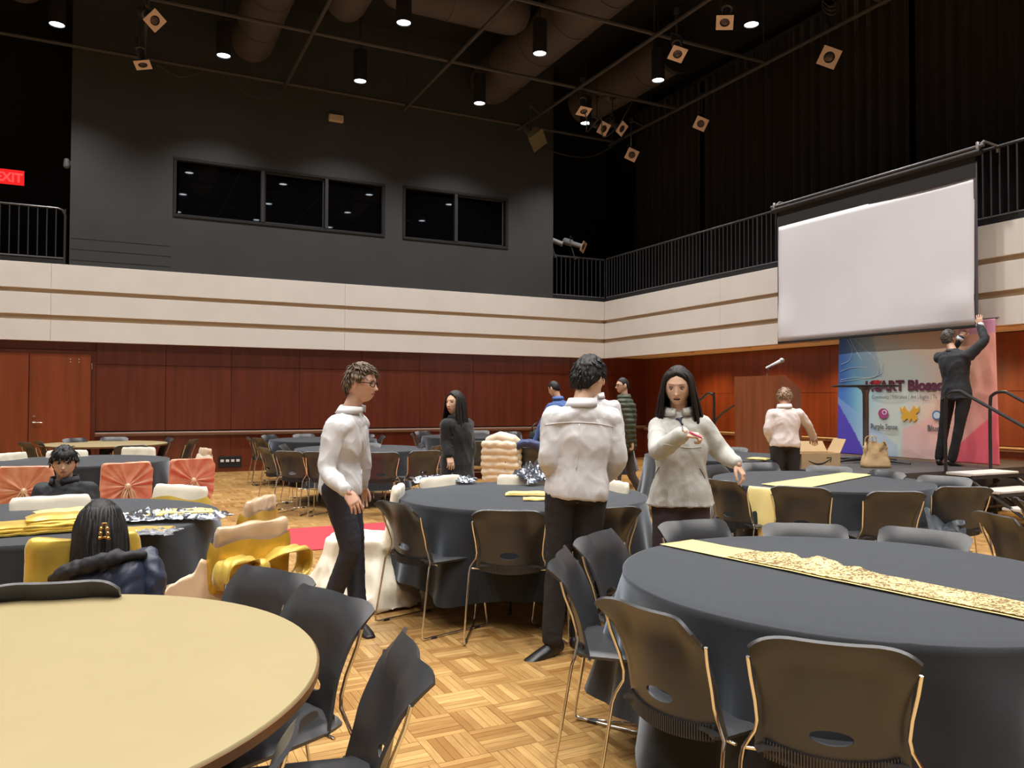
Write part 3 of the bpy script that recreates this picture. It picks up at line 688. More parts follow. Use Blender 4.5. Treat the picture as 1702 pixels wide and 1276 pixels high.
# projection screen clamped to the balcony railing
PX = 10.42; A0, A1 = 6.80, 10.38
ps = thing('projection_screen', 'large white pull down projection screen with black border hanging from the railing', 'screen', (PX, (A0+A1)/2, 4.85))
putin(ps, 'casing', MB().add(tube([(PX, A0-.10, 4.86), (PX, A1+.14, 4.86)], [(.045, .05)]*2, 12)), m_scrb)
putin(ps, 'top_pipe', MB().add(cyl((PX, A0-.14, 4.94), (PX, A1+.18, 4.94), .024, 10)), m_railtop)
P = np.zeros((26, 40, 3))
for i in range(26):
    for j in range(40):
        u, v = j/39, i/25; b2 = .05*math.exp(-((u-.97)/.06)**2-((v-.12)/.2)**2)+.03*math.exp(-((u-.05)/.1)**2-((v-.15)/.12)**2)+.012*math.sin(u*5+v*4)
        P[i, j] = (PX-b2, A0+(A1-A0)*u, 2.51+(4.545-2.51)*v)
putin(ps, 'screen_fabric', MB().add(sheet(P, .004)), m_screen, 180)
putin(ps, 'top_border', MB().add(box((PX, (A0+A1)/2, 4.69), (.006, A1-A0+.04, .31))), m_scrb, 0)
for y in (A0-.015, A1+.01): putin(ps, 'side_border', MB().add(box((PX+.004, y, 3.62), (.006, .05, 2.25))), mat('screen_edge', (.10, .09, .11), .6), 0)
putin(ps, 'weight_bar', MB().add(box((PX, (A0+A1)/2, 2.49), (.03, A1-A0+.06, .045), 0, .008)), m_scrb, 0)
for y in (A0-.06, A1+.1): putin(ps, 'clamp', MB().add(tube([(PX, y, 4.94), (PX+.12, y, 5.03), (XB+.08, y, 5.01), (XB+.1, y, 4.92)], .018, 6)).add(box((PX, y, 4.95), (.06, .04, .1), 0, .008)), m_alu)

# stairs with handrails at the near side of the stage
ss = thing('stage_stairs', 'portable metal stairs with three pale treads beside the stage', 'stairs', (9.35, SY0, 0))
tx0, tx1 = 9.27, 10.21
for k, (y, z) in enumerate(((6.28, .56), (5.93, .38), (5.58, .20))):
    putin(ss, 'tread', MB().add(box(((tx0+tx1)/2, y, z), (tx1-tx0, .34, .035), 0, .006)), m_tread, 0)
    putin(ss, 'tread_edge', MB().add(box(((tx0+tx1)/2, y-.165, z-.03), (tx1-tx0, .014, .045))), m_steelk, 0)
for x in (tx0+.02, tx1-.02):
    putin(ss, 'stringer', MB().add(tube([(x, 6.44, .50), (x, 6.15, .50), (x, 5.35, .03)], .022, 8)).add(tube([(x, 6.40, .30), (x, 5.9, .02)], .018, 8)), m_steelk)
    putin(ss, 'support_leg', MB().add(cyl((x, 6.4, 0), (x, 6.4, .5), .028, 8)), m_steelk)
    putin(ss, 'handrail', MB().add(tube(smooth_path([(x, 6.46, SZ-.02), (x, 6.46, 1.40), (x, 6.42, 1.55), (x, 6.28, 1.585), (x, 6.12, 1.51), (x, 5.2, 1.00), (x, 5.08, .88), (x, 5.1, .02)], 5), .021, 8)), m_steelk)
putin(ss, 'cross_brace', MB().add(cyl((tx0, 6.3, .12), (tx1, 6.3, .12), .014, 6)).add(cyl((tx0, 6.35, .08), (tx1, 6.35, .45), .012, 6)), m_steelk)
s2 = thing('stage_handrail', 'dark handrail of the far stage stairs, left of the lectern', 'handrail', (9.12, SY1+.03, 0))
for x in (9.12, 10.1):
    putin(s2, 'handrail', MB().add(tube(smooth_path([(x, SY1+.04, .02), (x, SY1+.04, 1.45), (x, SY1+.08, 1.56), (x, SY1+.2, 1.585), (x, SY1+.4, 1.47), (x, SY1+1.2, 1.0), (x, SY1+1.25, .02)], 5), .021, 8)), m_steelk)
    putin(s2, 'stringer', MB().add(tube([(x, SY1+.05, .5), (x, SY1+.25, .5), (x, SY1+1.1, .03)], .022, 8)), m_steelk)
for k, (y, z) in enumerate(((.22, .56), (.57, .38), (.92, .20))): putin(s2, 'tread', MB().add(box((9.61, SY1+y, z), (1.0, .32, .035), 0, .006)), m_tread, 0)

# lectern on the stage
def at_x(px, py, X): r = CF+(px-851)/FPX*CR-(py-638)/FPX*CU; return CAM+r*(X/r[0])
LX = 9.40; lyf = at_x(1221, 700, LX)[1]; lyn = at_x(1296, 700, LX)[1]; lzt = at_x(1296, 623, LX)[2]
r_ = CF+(1332-851)/FPX*CR; lxb = (CAM+r_*(lyn/r_[1]))[0]
lc = thing('lectern', 'tall red wood lectern with a sloped top standing on the stage', 'lectern', (LX, (lyf+lyn)/2, SZ))
for y in (lyn+.012, lyf-.012): putin(lc, 'side_panel', MB().add(prism([(LX, SZ+.003), (lxb, SZ+.003), (lxb, lzt-.24), (LX+.12, lzt), (LX, lzt)], y-.012, y+.012, 1)), m_podium, 0)
putin(lc, 'front_panel', MB().add(box((LX+.012, (lyf+lyn)/2, (SZ+lzt)/2), (.024, lyf-lyn-.05, lzt-SZ-.006))), m_podium, 0)
putin(lc, 'top', MB().add(prism([(LX+.03, lzt-.03), (LX+.12, lzt-.03), (lxb-.02, lzt-.26), (lxb-.02, lzt-.285), (LX+.03, lzt-.06)], lyn+.03, lyf-.03, 1)), m_podium, 0)
putin(lc, 'shelf', MB().add(box(((LX+lxb)/2, (lyf+lyn)/2, SZ+.45), (lxb-LX-.08, lyf-lyn-.06, .02))), m_podium, 0)
putin(lc, 'kick_plate', MB().add(box(((LX+lxb)/2, (lyf+lyn)/2, SZ+.05), (lxb-LX-.05, lyf-lyn-.06, .08))), m_podium, 0)
mc = thing('microphone', 'white wireless microphone tilted up on a thin stand above the lectern', 'microphone', (LX+.2, (lyn+lyf)/2, lzt-.1))
da, db = W(1274, 611, 12.35), W(1297, 600, 12.35)
putin(mc, 'body', MB().add(cap_tube([da, da*.4+db*.6, db], [.016, .022, .03], 12)), mat('mic_white', (.75, .74, .74), .4))
putin(mc, 'grille', MB().add(ellipsoid(db+(db-da)*.1, (.042, .042, .04), 14, 8)), mat('mic_grille', (.55, .55, .57), .35, metal=.7))
putin(mc, 'stand_arm', MB().add(tube(smooth_path([da*.6+db*.4, da*.8+db*.2-np.array([0, 0, .05]), (LX+.3, (lyn+lyf)/2+.05, lzt+.1), (LX+.22, (lyn+lyf)/2, lzt-.11)], 5), .007, 6)), m_steelk)

# high table, paper bag and parcel on the stage
ht = thing('cocktail_table', 'high bar table with thin black top and grey pole on the stage', 'table', (9.6, 7.9, SZ))
obj('table_top', MB().add(lathe([(.01, 1.085), (.44, 1.085), (.45, 1.092), (.45, 1.104), (.44, 1.11), (.01, 1.11)], 40)), m_scrb, ht)
obj('column', MB().add(lathe([(.05, .03), (.042, .10), (.042, .98), (.06, 1.04), (.13, 1.085), (.01, 1.085)], 20)), mat('grey_pole', (.2, .17, .16), .35, metal=.6), ht)
for a in (PI*.99, -1.33, .0, 1.85): obj('base_foot', MB().add(tube([(0, 0, .06), (.30*math.cos(a), .30*math.sin(a), .045), (.62*math.cos(a), .62*math.sin(a), .018)], [(.035, .035), (.022, .03), (.012, .025)], 8, up=(0, 0, 1))), m_steelk, ht)
def sack(c, w, d, h, rz, seed):
    n = 28; P = []
    for i in range(11):
        v = i/10; ww = w*(1-.28*v+.05*math.sin(v*9)); dd = d*(1-.55*v)
        ring = []
        for j in range(n):
            a = 2*PI*j/n; ca, sa = math.cos(a), math.sin(a); k = max(abs(ca), abs(sa))**.75
            p = np.array([ww/2*ca/k, dd/2*sa/k, h*v]); p += .035*v*np.array([mnoise.noise(Vector((a*2, v*4, seed))), mnoise.noise(Vector((v*5, a*3, seed+3))), .8*mnoise.noise(Vector((a*1.5, seed, v*3)))])*(2 if v > .5 else 1)
            ring.append(p)
        P.append(ring)
    P = np.array(P); V, F = grid(P, wrap=True); F = F+[tuple(range(n))[::-1]]
    return xf((V, F), c, Rz(rz))
pb = thing('paper_bag', 'crumpled brown paper carrier bag standing on the stage before the bar table', 'bag', (8.95, 7.22, SZ))
sk = obj('bag_body', MB().add(sack((0, 0, .004), .36, .2, .33, -.45, 2)), m_paper, pb, 180)
for s in (-1, 1): obj('handle', MB().add(tube(smooth_path([(-.12, s*.03+.04, .31), (-.10, s*.03+.03, .40), (-.03, s*.03, .41), (-.02, s*.03-.0, .32)], 5), .006, 6)), m_paper, pb)
bx = thing('cardboard_box', 'open brown cardboard parcel box with a curved arrow printed on its side', 'box', (8.2, 7.55, SZ), -.36)
bw, bd, bh = .52, .34, .2
for nm, c, s_ in (('side_panel', (0, -bd/2, bh/2), (bw, .008, bh)), ('side_panel', (0, bd/2, bh/2), (bw, .008, bh)), ('side_panel', (-bw/2, 0, bh/2), (.008, bd, bh)), ('side_panel', (bw/2, 0, bh/2), (.008, bd, bh)), ('bottom_panel', (0, 0, .006), (bw, bd, .008))): obj(nm, MB().add(box(c, s_)), m_card, bx, smooth=0)
def flap(p0, p1, d_, w): 
    p0, p1, d_ = np.array(p0), np.array(p1), np.array(d_)
    return MB().add(sheet(np.array([[p0, p1], [p0+d_*w+(p1-p0)*.04, p1+d_*w-(p1-p0)*.04]]), .006))
obj('flap', flap((bw/2, -bd/2, bh), (bw/2, bd/2, bh), (.45, 0, .9), .2), m_card, bx, smooth=0); obj('flap', flap((-bw/2, bd/2, bh), (bw/2, bd/2, bh), (0, .5, .8), .17), m_card, bx, smooth=0)
obj('flap', flap((-bw/2, -bd/2, bh), (bw/2, -bd/2, bh), (0, .9, -.25), .15), m_card, bx, smooth=0); obj('flap', flap((-bw/2, -bd/2, bh), (-bw/2, bd/2, bh), (-.8, 0, -.3), .15), m_card, bx, smooth=0)
sm = [(-.17+.30*t, -bd/2-.006, .105-.055*math.sin(PI*min(1, t*1.02))**.9+.02*t) for t in np.linspace(0, 1, 16)]
obj('printed_arrow', MB().add(tube(sm, [(.001, .004+.007*math.sin(PI*t)) for t in np.linspace(0, 1, 16)], 6, up=(0, 1, 0))).add(tube([(.075, -bd/2-.006, .14), (.14, -bd/2-.006, .145), (.125, -bd/2-.006, .085)], [(.001, .007)]*3, 6, up=(0, 1, 0))), m_ink, bx)

# ------------------------------------------------------------------ chairs
def chair_meshes():
    nu, nv = 26, 28; P = np.zeros((nv, nu, 3))
    for i in range(nv):
        v = i/(nv-1); z = .440+.37*v
        lean = -.222-.058*v-.010*math.sin(PI*v)
        if v > .72: lean -= .042*((v-.72)/.28)**2
        hw = np.interp(v, [0, .12, .3, .6, .85, 1], [.220, .216, .210, .213, .226, .231])
        for j in range(nu):
            u = -1+2*j/(nu-1); x = u*hw
            curve = .062*u*u*(1-.15*v)
            flare = -.060*float(sst(.45, 1.05, abs(u)))*float(sst(.35, 1., v))
            zz = z
            if v > .7: zz = z-.030*max(0, (abs(u)-.6)/.4)**3*((v-.7)/.3)
            if v < .25: zz = z-.022*(1-(u*u))*(1-v/.25)
            P[i, j] = (x*.935, lean+curve+flare, zz)
    def bo(o):
        c = MB(); n = 28; a = np.linspace(0, 2*PI, n, endpoint=False)
        c.add(tube([(0, -.45, .528), (0, 0, .528)], [(.022, .058)]*2, n, up=(0, 0, 1)))
        co = bpy.data.objects.new('cut', c.mesh('cut')); COL.objects.link(co); bo.co = co
        m = o.modifiers.new('b', 'BOOLEAN'); m.object = co; m.operation = 'DIFFERENCE'; m.solver = 'EXACT'
    V, F, N = modmesh(MB().add(sheet(P, .010)), bo); bpy.data.objects.remove(bo.co)
    back = MB().add((V, F)).mesh('chair_backrest', 40)
    nu, nv = 18, 16; P = np.zeros((nv, nu, 3))
    for i in range(nv):
        v = i/(nv-1); y = -.215+.43*v
        hw = .208+.018*math.sin(PI*min(1, v*1.1)*.5)
        if v > .85: hw -= .05*((v-.85)/.15)**2
        for j in range(nu):
            u = -1+2*j/(nu-1); z = .452-.012*(1-u*u)*math.sin(PI*v)
            if v > .8: z -= .03*((v-.8)/.2)**2
            if v < .12: z += .012*(1-v/.12)
            if abs(u) > .88: z -= .012*((abs(u)-.88)/.12)**2
            P[i, j] = (u*hw*.96, y+(.0 if v < .9 else -.02*(u*u)*(v-.9)/.1), z)
    seat = MB().add(sheet(P, .014)).mesh('chair_seat', 50)
    fr = []
    for s in (-1, 1):
        p = [(.219*s, -.272, .735), (.213*s, -.258, .68), (.202*s, -.228, .60), (.197*s, -.212, .54), (.204*s, -.206, .505), (.236*s, -.212, .455), (.242*s, -.225, .42), (.262*s, -.285, .05), (.262*s, -.285, .018), (.262*s, -.262, .010), (.262*s, .20, .010), (.262*s, .225, .022), (.258*s, .222, .06), (.235*s, .185, .40), (.215*s, .17, .432), (.15*s, .165, .436)]
        fr.append(MB().add(tube(p, .0062, 8)).mesh('chair_side_frame', 60))
    bar = MB().add(tube([(-.242, .197, .28), (.242, .197, .28)], .0052, 6)).add(tube([(-.235, -.16, .434), (.235, -.16, .434)], .006, 6)).add(tube([(-.16, .165, .436), (.16, .165, .436)], .006, 6)).mesh('chair_crossbar', 60)
    rb = MB()
    for k in range(44):
        x = -.178+.356*k/43
        u = x/.21; y = -.222+.062*u*u-.012; zc = .460-.018*(1-u*u)
        rb.add(box((x, y-.006, zc), (.0045, .010, .05)))
    ribs = rb.mesh('chair_ribs', 0)
    gl = MB()
    for s in (-1, 1):
        for y in (-.2, .14): gl.add(box((.262*s, y, .008), (.016, .045, .016), 0, .003))
    glide = gl.mesh('chair_glides', 0)
    return back, seat, fr, bar, ribs, glide
cb, cs_, cf, cbar, crib, cgl = chair_meshes()
for me, m in ((cb, m_plastic), (cs_, m_plastic), (cf[0], m_chrome), (cf[1], m_chrome), (cbar, m_chrome), (crib, m_plastic), (cgl, m_steelk)): me.materials.append(m)
def new_chair(label, loc, rz, group):
    t = thing('stacking_chair', label, 'chair', loc, rz, group)
    link('backrest', cb, t); link('seat', cs_, t)
    for k in (0, 1): link('side_frame', cf[k], t)
    link('crossbar', cbar, t); r = link('vent_ribs', crib, t); r['kind'] = 'stuff'; link('foot_glides', cgl, t)
    return t
chair0 = None
TB = dict(T1=(-.40, 2.40), T2=(2.67, 2.26), T3=(2.70, 5.28), T4=(5.61, 5.11), T5=(-.37, 5.38), T6=(-.42, 10.25), T7=(-.25, 14.1), T8=(3.1, 11.2), T9=(3.2, 14.0), T10=(6.1, 14.2), T11=(7.0, 11.6), T12=(6.9, 7.95), T13=(5.72, 2.26))
def chair_at(x, y, face, label, group):
    """x, y of the top of the backrest; face = heading of the sitter (radians, 0 = +X)"""
    global chair0
    rz = face-PI/2; bx_, by_ = x+.32*math.cos(face), y+.32*math.sin(face)
    if chair0 is None: chair0 = new_chair(label, (bx_, by_, 0), rz, group); return chair0
    return dup(chair0, (bx_, by_, 0), rz, label, group)
def chair_px(px, py, tb, label, group, turn=0, z=.80):
    p = onz(px, py, z); c = TB[tb]; return chair_at(p[0], p[1], math.atan2(c[1]-p[1], c[0]-p[0])+turn, label, group)
def chair_ang(tb, deg, r, label, group, turn=0):
    c = TB[tb]; a = math.radians(deg); return chair_at(c[0]+r*math.cos(a), c[1]+r*math.sin(a), a+PI+turn, label, group)
G1 = 'black chairs around the bare tan table'
chair_px(88, 973, 'T1', 'black chair whose curved top edge shows past the bare tan table, before the seated woman', G1, turn=PI)
chair_px(456, 950, 'T1', 'black chair at the bare tan table, nearest the gold bow', G1, turn=-.1)
chair_px(553, 987, 'T1', 'black chair at the bare tan table showing its seat and oval back hole', G1, turn=.15)
chair_px(690, 1077, 'T1', 'black chair seen edge on at the bottom, right of the bare tan table', G1, turn=.2)
chair_ang('T1', -52, 1.12, 'black chair at the bottom edge with only its top corner showing', G1, turn=.5)
G2 = 'black chairs around the near table with patterned runner'
chair_px(928, 921, 'T2', 'black chair in side view with seat showing, left of the patterned runner table', G2, turn=-.1)
chair_px(990, 888, 'T2', 'black chair behind the one in side view, left of the patterned runner table', G2)
chair_px(1066, 1015, 'T2', 'black chair back turned three quarters to us with a pale oval hole', G2, turn=-.05)
chair_px(1383, 1075, 'T2', 'black chair with its broad back to us at the bottom, before the near black tablecloth', G2, turn=.1)
chair_px(1152, 867, 'T2', 'black chair top rising over the far edge beside the gold runner end', G2)
chair_px(1337, 873, 'T2', 'black chair top behind the middle of the near black tablecloth', G2)
chair_ang('T2', 22, 1.05, 'black chair whose shiny top edge shows at the far right of the near black tablecloth', G2)
G3 = 'black chairs around the middle black table'
chair_px(655, 838, 'T3', 'black chair in side view with chrome sled legs, before the satin covered chair', G3, turn=-.15)
chair_px(845, 851, 'T3', 'black chair with its back to us before the middle black table', G3)
chair_px(1015, 846, 'T3', 'black chair partly hidden by the man with his back turned', G3)
G4 = 'black chairs around the table with the plain gold runner'
chair_px(1200, 800, 'T4', 'black chair at the left end of the plain gold runner table', G4)
chair_px(1330, 811, 'T4', 'black chair back beside the hanging end of the plain gold runner', G4)
chair_px(1490, 819, 'T4', 'black chair back before the bunched cloth of the plain gold runner table', G4)
chair_px(1570, 793, 'T4', 'black chair facing us beside the bunched cloth near the stage stairs', G4, turn=1.05)
chair_px(1602, 811, 'T4', 'black chair in narrow side view in front of the stage stairs', G4, turn=-.6)
chair_px(1185, 774, 'T4', 'black chair top behind the gold runner table, next to the fleece jacket', G4)
chair_px(1262, 770, 'T4', 'black chair top just below the boy at the parcel box', G4)
chair_px(1378, 776, 'T4', 'black chair top below the parcel box on the stage', G4)
chair_px(1474, 784, 'T4', 'black chair top below the paper bag on the stage', G4)
G13 = 'black chairs at the right edge of the picture'
chair_px(1655, 858, 'T13', 'black chair back at the right edge with its shell seen from behind', G13)
chair_px(1695, 833, 'T13', 'black chair cut off by the right edge, facing us', G13, turn=.3)
G7 = 'black chairs around the far bare tan table'
for px, py, lb, tn in ((124, 729, 'black chair behind the far tan table, door end', 0), (190, 727, 'black chair behind the middle of the far tan table', 0), (282, 728, 'black chair behind the far tan table at its outlet end', 0), (322, 731, 'black chair at the far tan table beside the champagne draped chair', 0), (218, 741, 'black chair back in front of the far tan table', 0), (42, 736, 'black chair in front of the door, facing the far tan table', 0), (64, 734, 'brown looking chair edge next to the door', 0)):
    chair_px(px, py, 'T7', lb, G7, tn)
G8 = 'black chairs around the dark table behind the boy with glasses'
for px, py, lb, tn in ((480, 751, 'black chair back left of the boy with glasses, before the dark table', 0), (530, 752, 'black chair half hidden by the sleeve of the boy with glasses', 0), (635, 753, 'black chair back right of the boy with glasses, before the dark table', 0), (437, 745, 'black chair in side view at the left end of the dark table', 0), (470, 739, 'black chair behind the left end of the dark table', 0), (610, 737, 'black chair behind the dark table, right of the boy with glasses', 0), (700, 738, 'black chair facing us at the right end of the dark table', 0), (707, 750, 'black chair back angled at the right end of the dark table', -.2), (726, 742, 'black chair edge right beside the woman in the black coat', 0)):
    chair_px(px, py, 'T8', lb, G8, tn)
G9 = 'black chairs around the farthest dark table by the wall'
for px, py, lb in ((412, 727, 'outer black chair of two by the wall near the sockets'), (430, 729, 'inner black chair of two by the wall near the sockets'), (447, 723, 'black chair by the wall rail, left of the boy with glasses'), (505, 722, 'black chair by the wall rail, at the shoulder of the boy with glasses'), (610, 722, 'black chair by the wall rail, just right of the boy with glasses'), (637, 724, 'tilted black chair edge by the wall rail')):
    chair_px(px, py, 'T9', lb, G9)
G10 = 'black chairs around the far table behind the woman in the coat'
for px, py, lb in ((684, 720, 'outer black chair left of the woman in the coat, at the far table'), (702, 717, 'inner black chair left of the woman in the coat, at the far table'), (752, 717, 'black chair hidden behind the woman in the coat'), (797, 716, 'black chair by the wall rail, right of the woman in the coat'), (790, 734, 'black chair with seat showing, between the coat and the cream jacket')):
    chair_px(px, py, 'T10', lb, G10)
G11 = 'chairs around the far table with jackets'
chair_px(850, 718, 'T11', 'black chair behind the far table, above the cream jacket', G11)
PUF = chair_px(834, 745, 'T11', 'black chair under the cream puffer jacket', G11)
NAV = chair_px(876, 746, 'T11', 'black chair under the navy coat', G11)
chair_px(1217, 744, 'T12', 'grey looking chair top left of the lectern behind the small black table', 'chairs around the table by the stage')

# ------------------------------------------------------------------ tables
def table_parts(t, R=.915, m=m_tan, edge=m_tanedge):
    obj('tabletop', MB().add(lathe([(.01, .718), (R-.004, .718), (R, .722), (R, .738), (R-.003, .742), (.01, .742)], 96)), m, t)
    obj('edge_band', MB().add(lathe([(R-.02, .712), (R+.003, .712), (R+.004, .735), (R-.001, .735), (R-.02, .72)], 96)), edge, t)
    for s in (-1, 1):
        for q in (-1, 1):
            obj('leg', MB().add(tube([(.50*s, .30*q, .715), (.52*s, .33*q, .35), (.52*s, .33*q, .012)], .014, 8)).add(tube([(.515*s, .32*q, .40), (.15*s, .30*q, .71)], .008, 6)), m_steelk, t)
        obj('leg_brace', MB().add(cyl((.51*s, -.32, .30), (.51*s, .32, .30), .01, 6)), m_steelk, t)
def bare_table(tb, label, rz=0):
    t = thing('round_table', label, 'table', (*TB[tb], 0), rz); table_parts(t); return t
bare_table('T1', 'bare round tan table filling the lower left corner')
t7 = bare_table('T7', 'bare round tan table far back by the red wall and door')
def cloth(tb, label, seed, zb=.2, creases=(), R=.925, tilt=None, amp=1):
    cx, cy_ = TB[tb]; n = 160; rr = [.02, .2, .4, .6, .75, .85, .90, .92, .93]; rows = []
    ph = [random.uniform(0, 6.28) for _ in range(8)]; fr_ = [11, 17, 23, 7, 14, 5, 3, 9]
    a = np.linspace(0, 2*PI, n, endpoint=False)
    fold = .5*np.sin(11*a+ph[0])+.35*np.sin(17*a+ph[1])+.3*np.sin(7*a+ph[3])+.2*np.sin(25*a+ph[2])
    hem = .03*np.sin(3*a+ph[6])+.02*np.sin(8*a+ph[7])
    for r in rr:
        z = np.full(n, .752); ring = []
        for k in range(n):
            x, y = r*math.cos(a[k]), r*math.sin(a[k]); zz = .7505+.0025*mnoise.noise(Vector((x*3+seed, y*3, seed)))
            for (nx_, ny_, d0, h) in creases: zz += h*math.exp(-((x*nx_+y*ny_-d0)/.007)**2)
            ring.append((x, y, zz-(.003 if r > .91 else 0)))
        rows.append(ring)
    for v in np.linspace(.04, 1, 11):
        ring = []
        for k in range(n):
            d = v*(.745-zb); bulge = .012+.05*v
            r = R+.012*min(1, v*8)+bulge*v+amp*(.006+.055*v)*fold[k]*min(1, v*3)
            ring.append((r*math.cos(a[k]), r*math.sin(a[k]), .742-d*(1+.0*v)+hem[k]*v))
        rows.append(ring)
    P = np.array(rows); V, F = grid(P, wrap=True); F = F+[tuple(range(n))[::-1]]
    o = obj('tablecloth', MB().add((V, F)), m_cloth, smooth=180); o.location = (cx, cy_, 0)
    return tag(o, label, 'tablecloth', 'black round tablecloths')
CT = {'T2': ('near round table under black cloth with the patterned runner', 'black cloth on the near table under the patterned gold runner'),
      'T3': ('middle round table under black cloth, before the man in the white shirt', 'black cloth on the middle table with foil and folded gold fabric'),
      'T4': ('round table under black cloth with the plain gold runner', 'black cloth on the table with the plain gold runner, bunched at one side'),
      'T5': ('round table under black cloth before the seated woman', 'black cloth on the table piled with gold fabric packs'),
      'T6': ('round table under black cloth behind the seated boy', 'black cloth on the table behind the seated boy and coral chairs'),
      'T8': ('round table under black cloth behind the boy with glasses', 'black cloth on the table right behind the boy with glasses'),
      'T9': ('farthest round table under black cloth by the wall', 'black cloth on the farthest table by the wall rail'),
      'T10': ('far round table behind the woman in the coat', 'black cloth on the far table behind the woman in the coat'),
      'T11': ('far round table at the man in the blue shirt', 'black cloth on the far table where the blue shirted man leans'),
      'T12': ('round table under black cloth close to the stage', 'black cloth on the small looking table close to the stage')}
for k, (tb, (la, lb)) in enumerate(CT.items()):
    t = thing('round_table', la, 'table', (*TB[tb], 0), .4*k, 'round tables under black cloths'); table_parts(t)
    cr = [(.95, .3, .05, .004), (.3, -.95, .2, .003), (.98, -.2, -.45, .003)] if tb == 'T2' else ([(.9, .4, .1, .003)] if tb in ('T3', 'T4') else [])
    cloth(tb, lb, k*3.1, zb=.2 if tb in ('T2', 'T3') else .24, creases=cr, amp=1.5 if tb in ('T2', 'T3', 'T4') else 1)

# ------------------------------------------------------------------ people
m_skin = mat('skin_fair', (.66, .39, .28), .5, var=.05, vs=20)
m_skin2 = mat('skin_light', (.68, .43, .30), .5, var=.05, vs=20)
m_lip = mat('lip', (.42, .14, .12), .4)
m_eyew = mat('eye_white', (.6, .57, .54), .3)
m_eyed = mat('eye_dark', (.015, .01, .008), .2)
m_hairbk = mat('hair_black', (.009, .008, .009), .55, spec=.35, var=.5, vs=30, stretch=(1, 1, .15))
m_hairbr = mat('hair_brown', (.115, .075, .045), .5, var=.4, vs=30)
m_hairlb = mat('hair_light_brown', (.24, .15, .085), .5, var=.4, vs=30)
m_hairdb = mat('hair_dark_brown', (.013, .009, .0075), .55, spec=.3, var=.4, vs=30)
m_hairgr = mat('hair_grey', (.10, .09, .085), .5, var=.5, vs=35)
m_shirt = mat('white_shirt', (.66, .66, .68), .7, var=.03, vs=8, bump=.1, bs=120)
m_shirtp = mat('pinkish_shirt', (.72, .64, .62), .7, bump=.1, bs=120)
m_blackt = mat('black_trouser', (.014, .013, .016), .8, bump=.1, bs=150)
m_navyt = mat('navy_trouser', (.020, .020, .032), .8, bump=.1, bs=150)
m_purplet = mat('plum_sweatpants', (.055, .040, .050), .85, bump=.1, bs=150)
m_greyt = mat('grey_trouser', (.07, .062, .055), .85)
m_fleece = mat('grey_fleece', (.52, .52, .48), .95, var=.05, vs=40, bump=.35, bs=300, sheen=.3)
m_coat = mat('black_coat', (.013, .014, .016), .9, sheen=.15, bump=.1, bs=200)
m_green = mat('olive_puffer', (.050, .060, .035), .55)
m_blues = mat('blue_shirt', (.07, .14, .40), .7)
m_suit = mat('dark_suit', (.020, .022, .030), .75, sheen=.1)
m_hood = mat('black_hoodie', (.018, .019, .026), .75, bump=.1, bs=150)
m_navyj = mat('navy_jacket', (.022, .030, .058), .42, bump=.15, bs=40)
m_shoe = mat('black_shoe', (.012, .011, .011), .35)
m_cream = mat('cream_puffer', (.72, .62, .47), .5)
m_clear = mat('lens_clear', (.9, .9, .9), .05, trans=.95)

def head_fn(D, fem=0.):
    """D: unit directions (n,3), face +Y, right +X -> points in metres, origin mid head"""
    x, y, z = D[:, 0]*(.074+.003*fem), D[:, 1]*.094, D[:, 2]*.116
    dn = np.clip(-z/.116, 0, 1); up = np.clip(z/.116, 0, 1)
    x = x*(1-(.27+.03*fem)*dn**1.6); x = x*(1+.05*np.exp(-((z-.02)/.05)**2))
    back = y < 0
    y = np.where(back, y*(1-.42*sst(.02, .116, -z)), y)
    fr = np.clip(D[:, 1], 0, 1)
    y = np.where(~back, np.sign(y)*np.abs(y)*(1+.05*dn), y)
    g = lambda v, s: np.exp(-(v/s)**2)
    y = y+fr*(.010*g(z+.098, .022)*g(x, .022)+.004*g(z-.030, .010)*g(np.abs(x)-.02, .03))
    y = y+fr*(.011-.003*fem)*sst(.02, .095, -z)*g(x, .05)
    y = y-fr*(.010-.003*fem)*g(np.abs(x)-.031, .013)*g(z-.006, .010)
    y = y+fr*.004*g(np.abs(x)-.040, .016)*g(z+.022, .016)
    nz = np.clip((.018-z)/.05, 0, 1)*(z > -.034)+np.where(z <= -.034, np.exp(-((z+.034)/.005)**2), 0)*1.0
    nz = np.where(z > .018, 0, nz)
    y = y+fr*(.021*nz*g(x, .0085)+.007*g(z+.030, .007)*g(x, .016))
    y = y+fr*(.0065*g(z+.053, .006)+.0065*g(z+.066, .007))*g(x, .019)-fr*.0045*g(z+.0595, .0022)*g(x, .022)
    return np.stack([x, y, z], 1)
NLA, NLO = 84, 112
_t = np.linspace(-PI/2, PI/2, NLA); _p = np.linspace(0, 2*PI, NLO, endpoint=False)
DIR = np.stack([np.cos(_t)[:, None]*np.sin(_p)[None], np.cos(_t)[:, None]*np.cos(_p)[None], np.sin(_t)[:, None]+0*_p[None]], 2).reshape(-1, 3)
def head_mesh(fem=0., mouth=0):
    V = head_fn(DIR, fem); F = [(i*NLO+j, i*NLO+(j+1) % NLO, (i+1)*NLO+(j+1) % NLO, (i+1)*NLO+j) for i in range(NLA-1) for j in range(NLO)]
    mi = []
    for f in F:
        c = V[list(f)].mean(0); k = 0
        if c[1] > .06 and abs(c[0]) < .021*(1-max(0, abs(c[2]+.0595)-.002)/.02) and -.0695 < c[2] < -.0505: k = 1
        if mouth and k and abs(c[2]+.060) < .0035: k = 3
        mi.append(k)
    return V, F, mi
def basis(face, up=(0, 0, 1)):
    f = nrm(face); u = np.asarray(up, float); r = nrm(np.cross(f, u)); u = np.cross(r, f); return np.stack([r, f, u], 1)
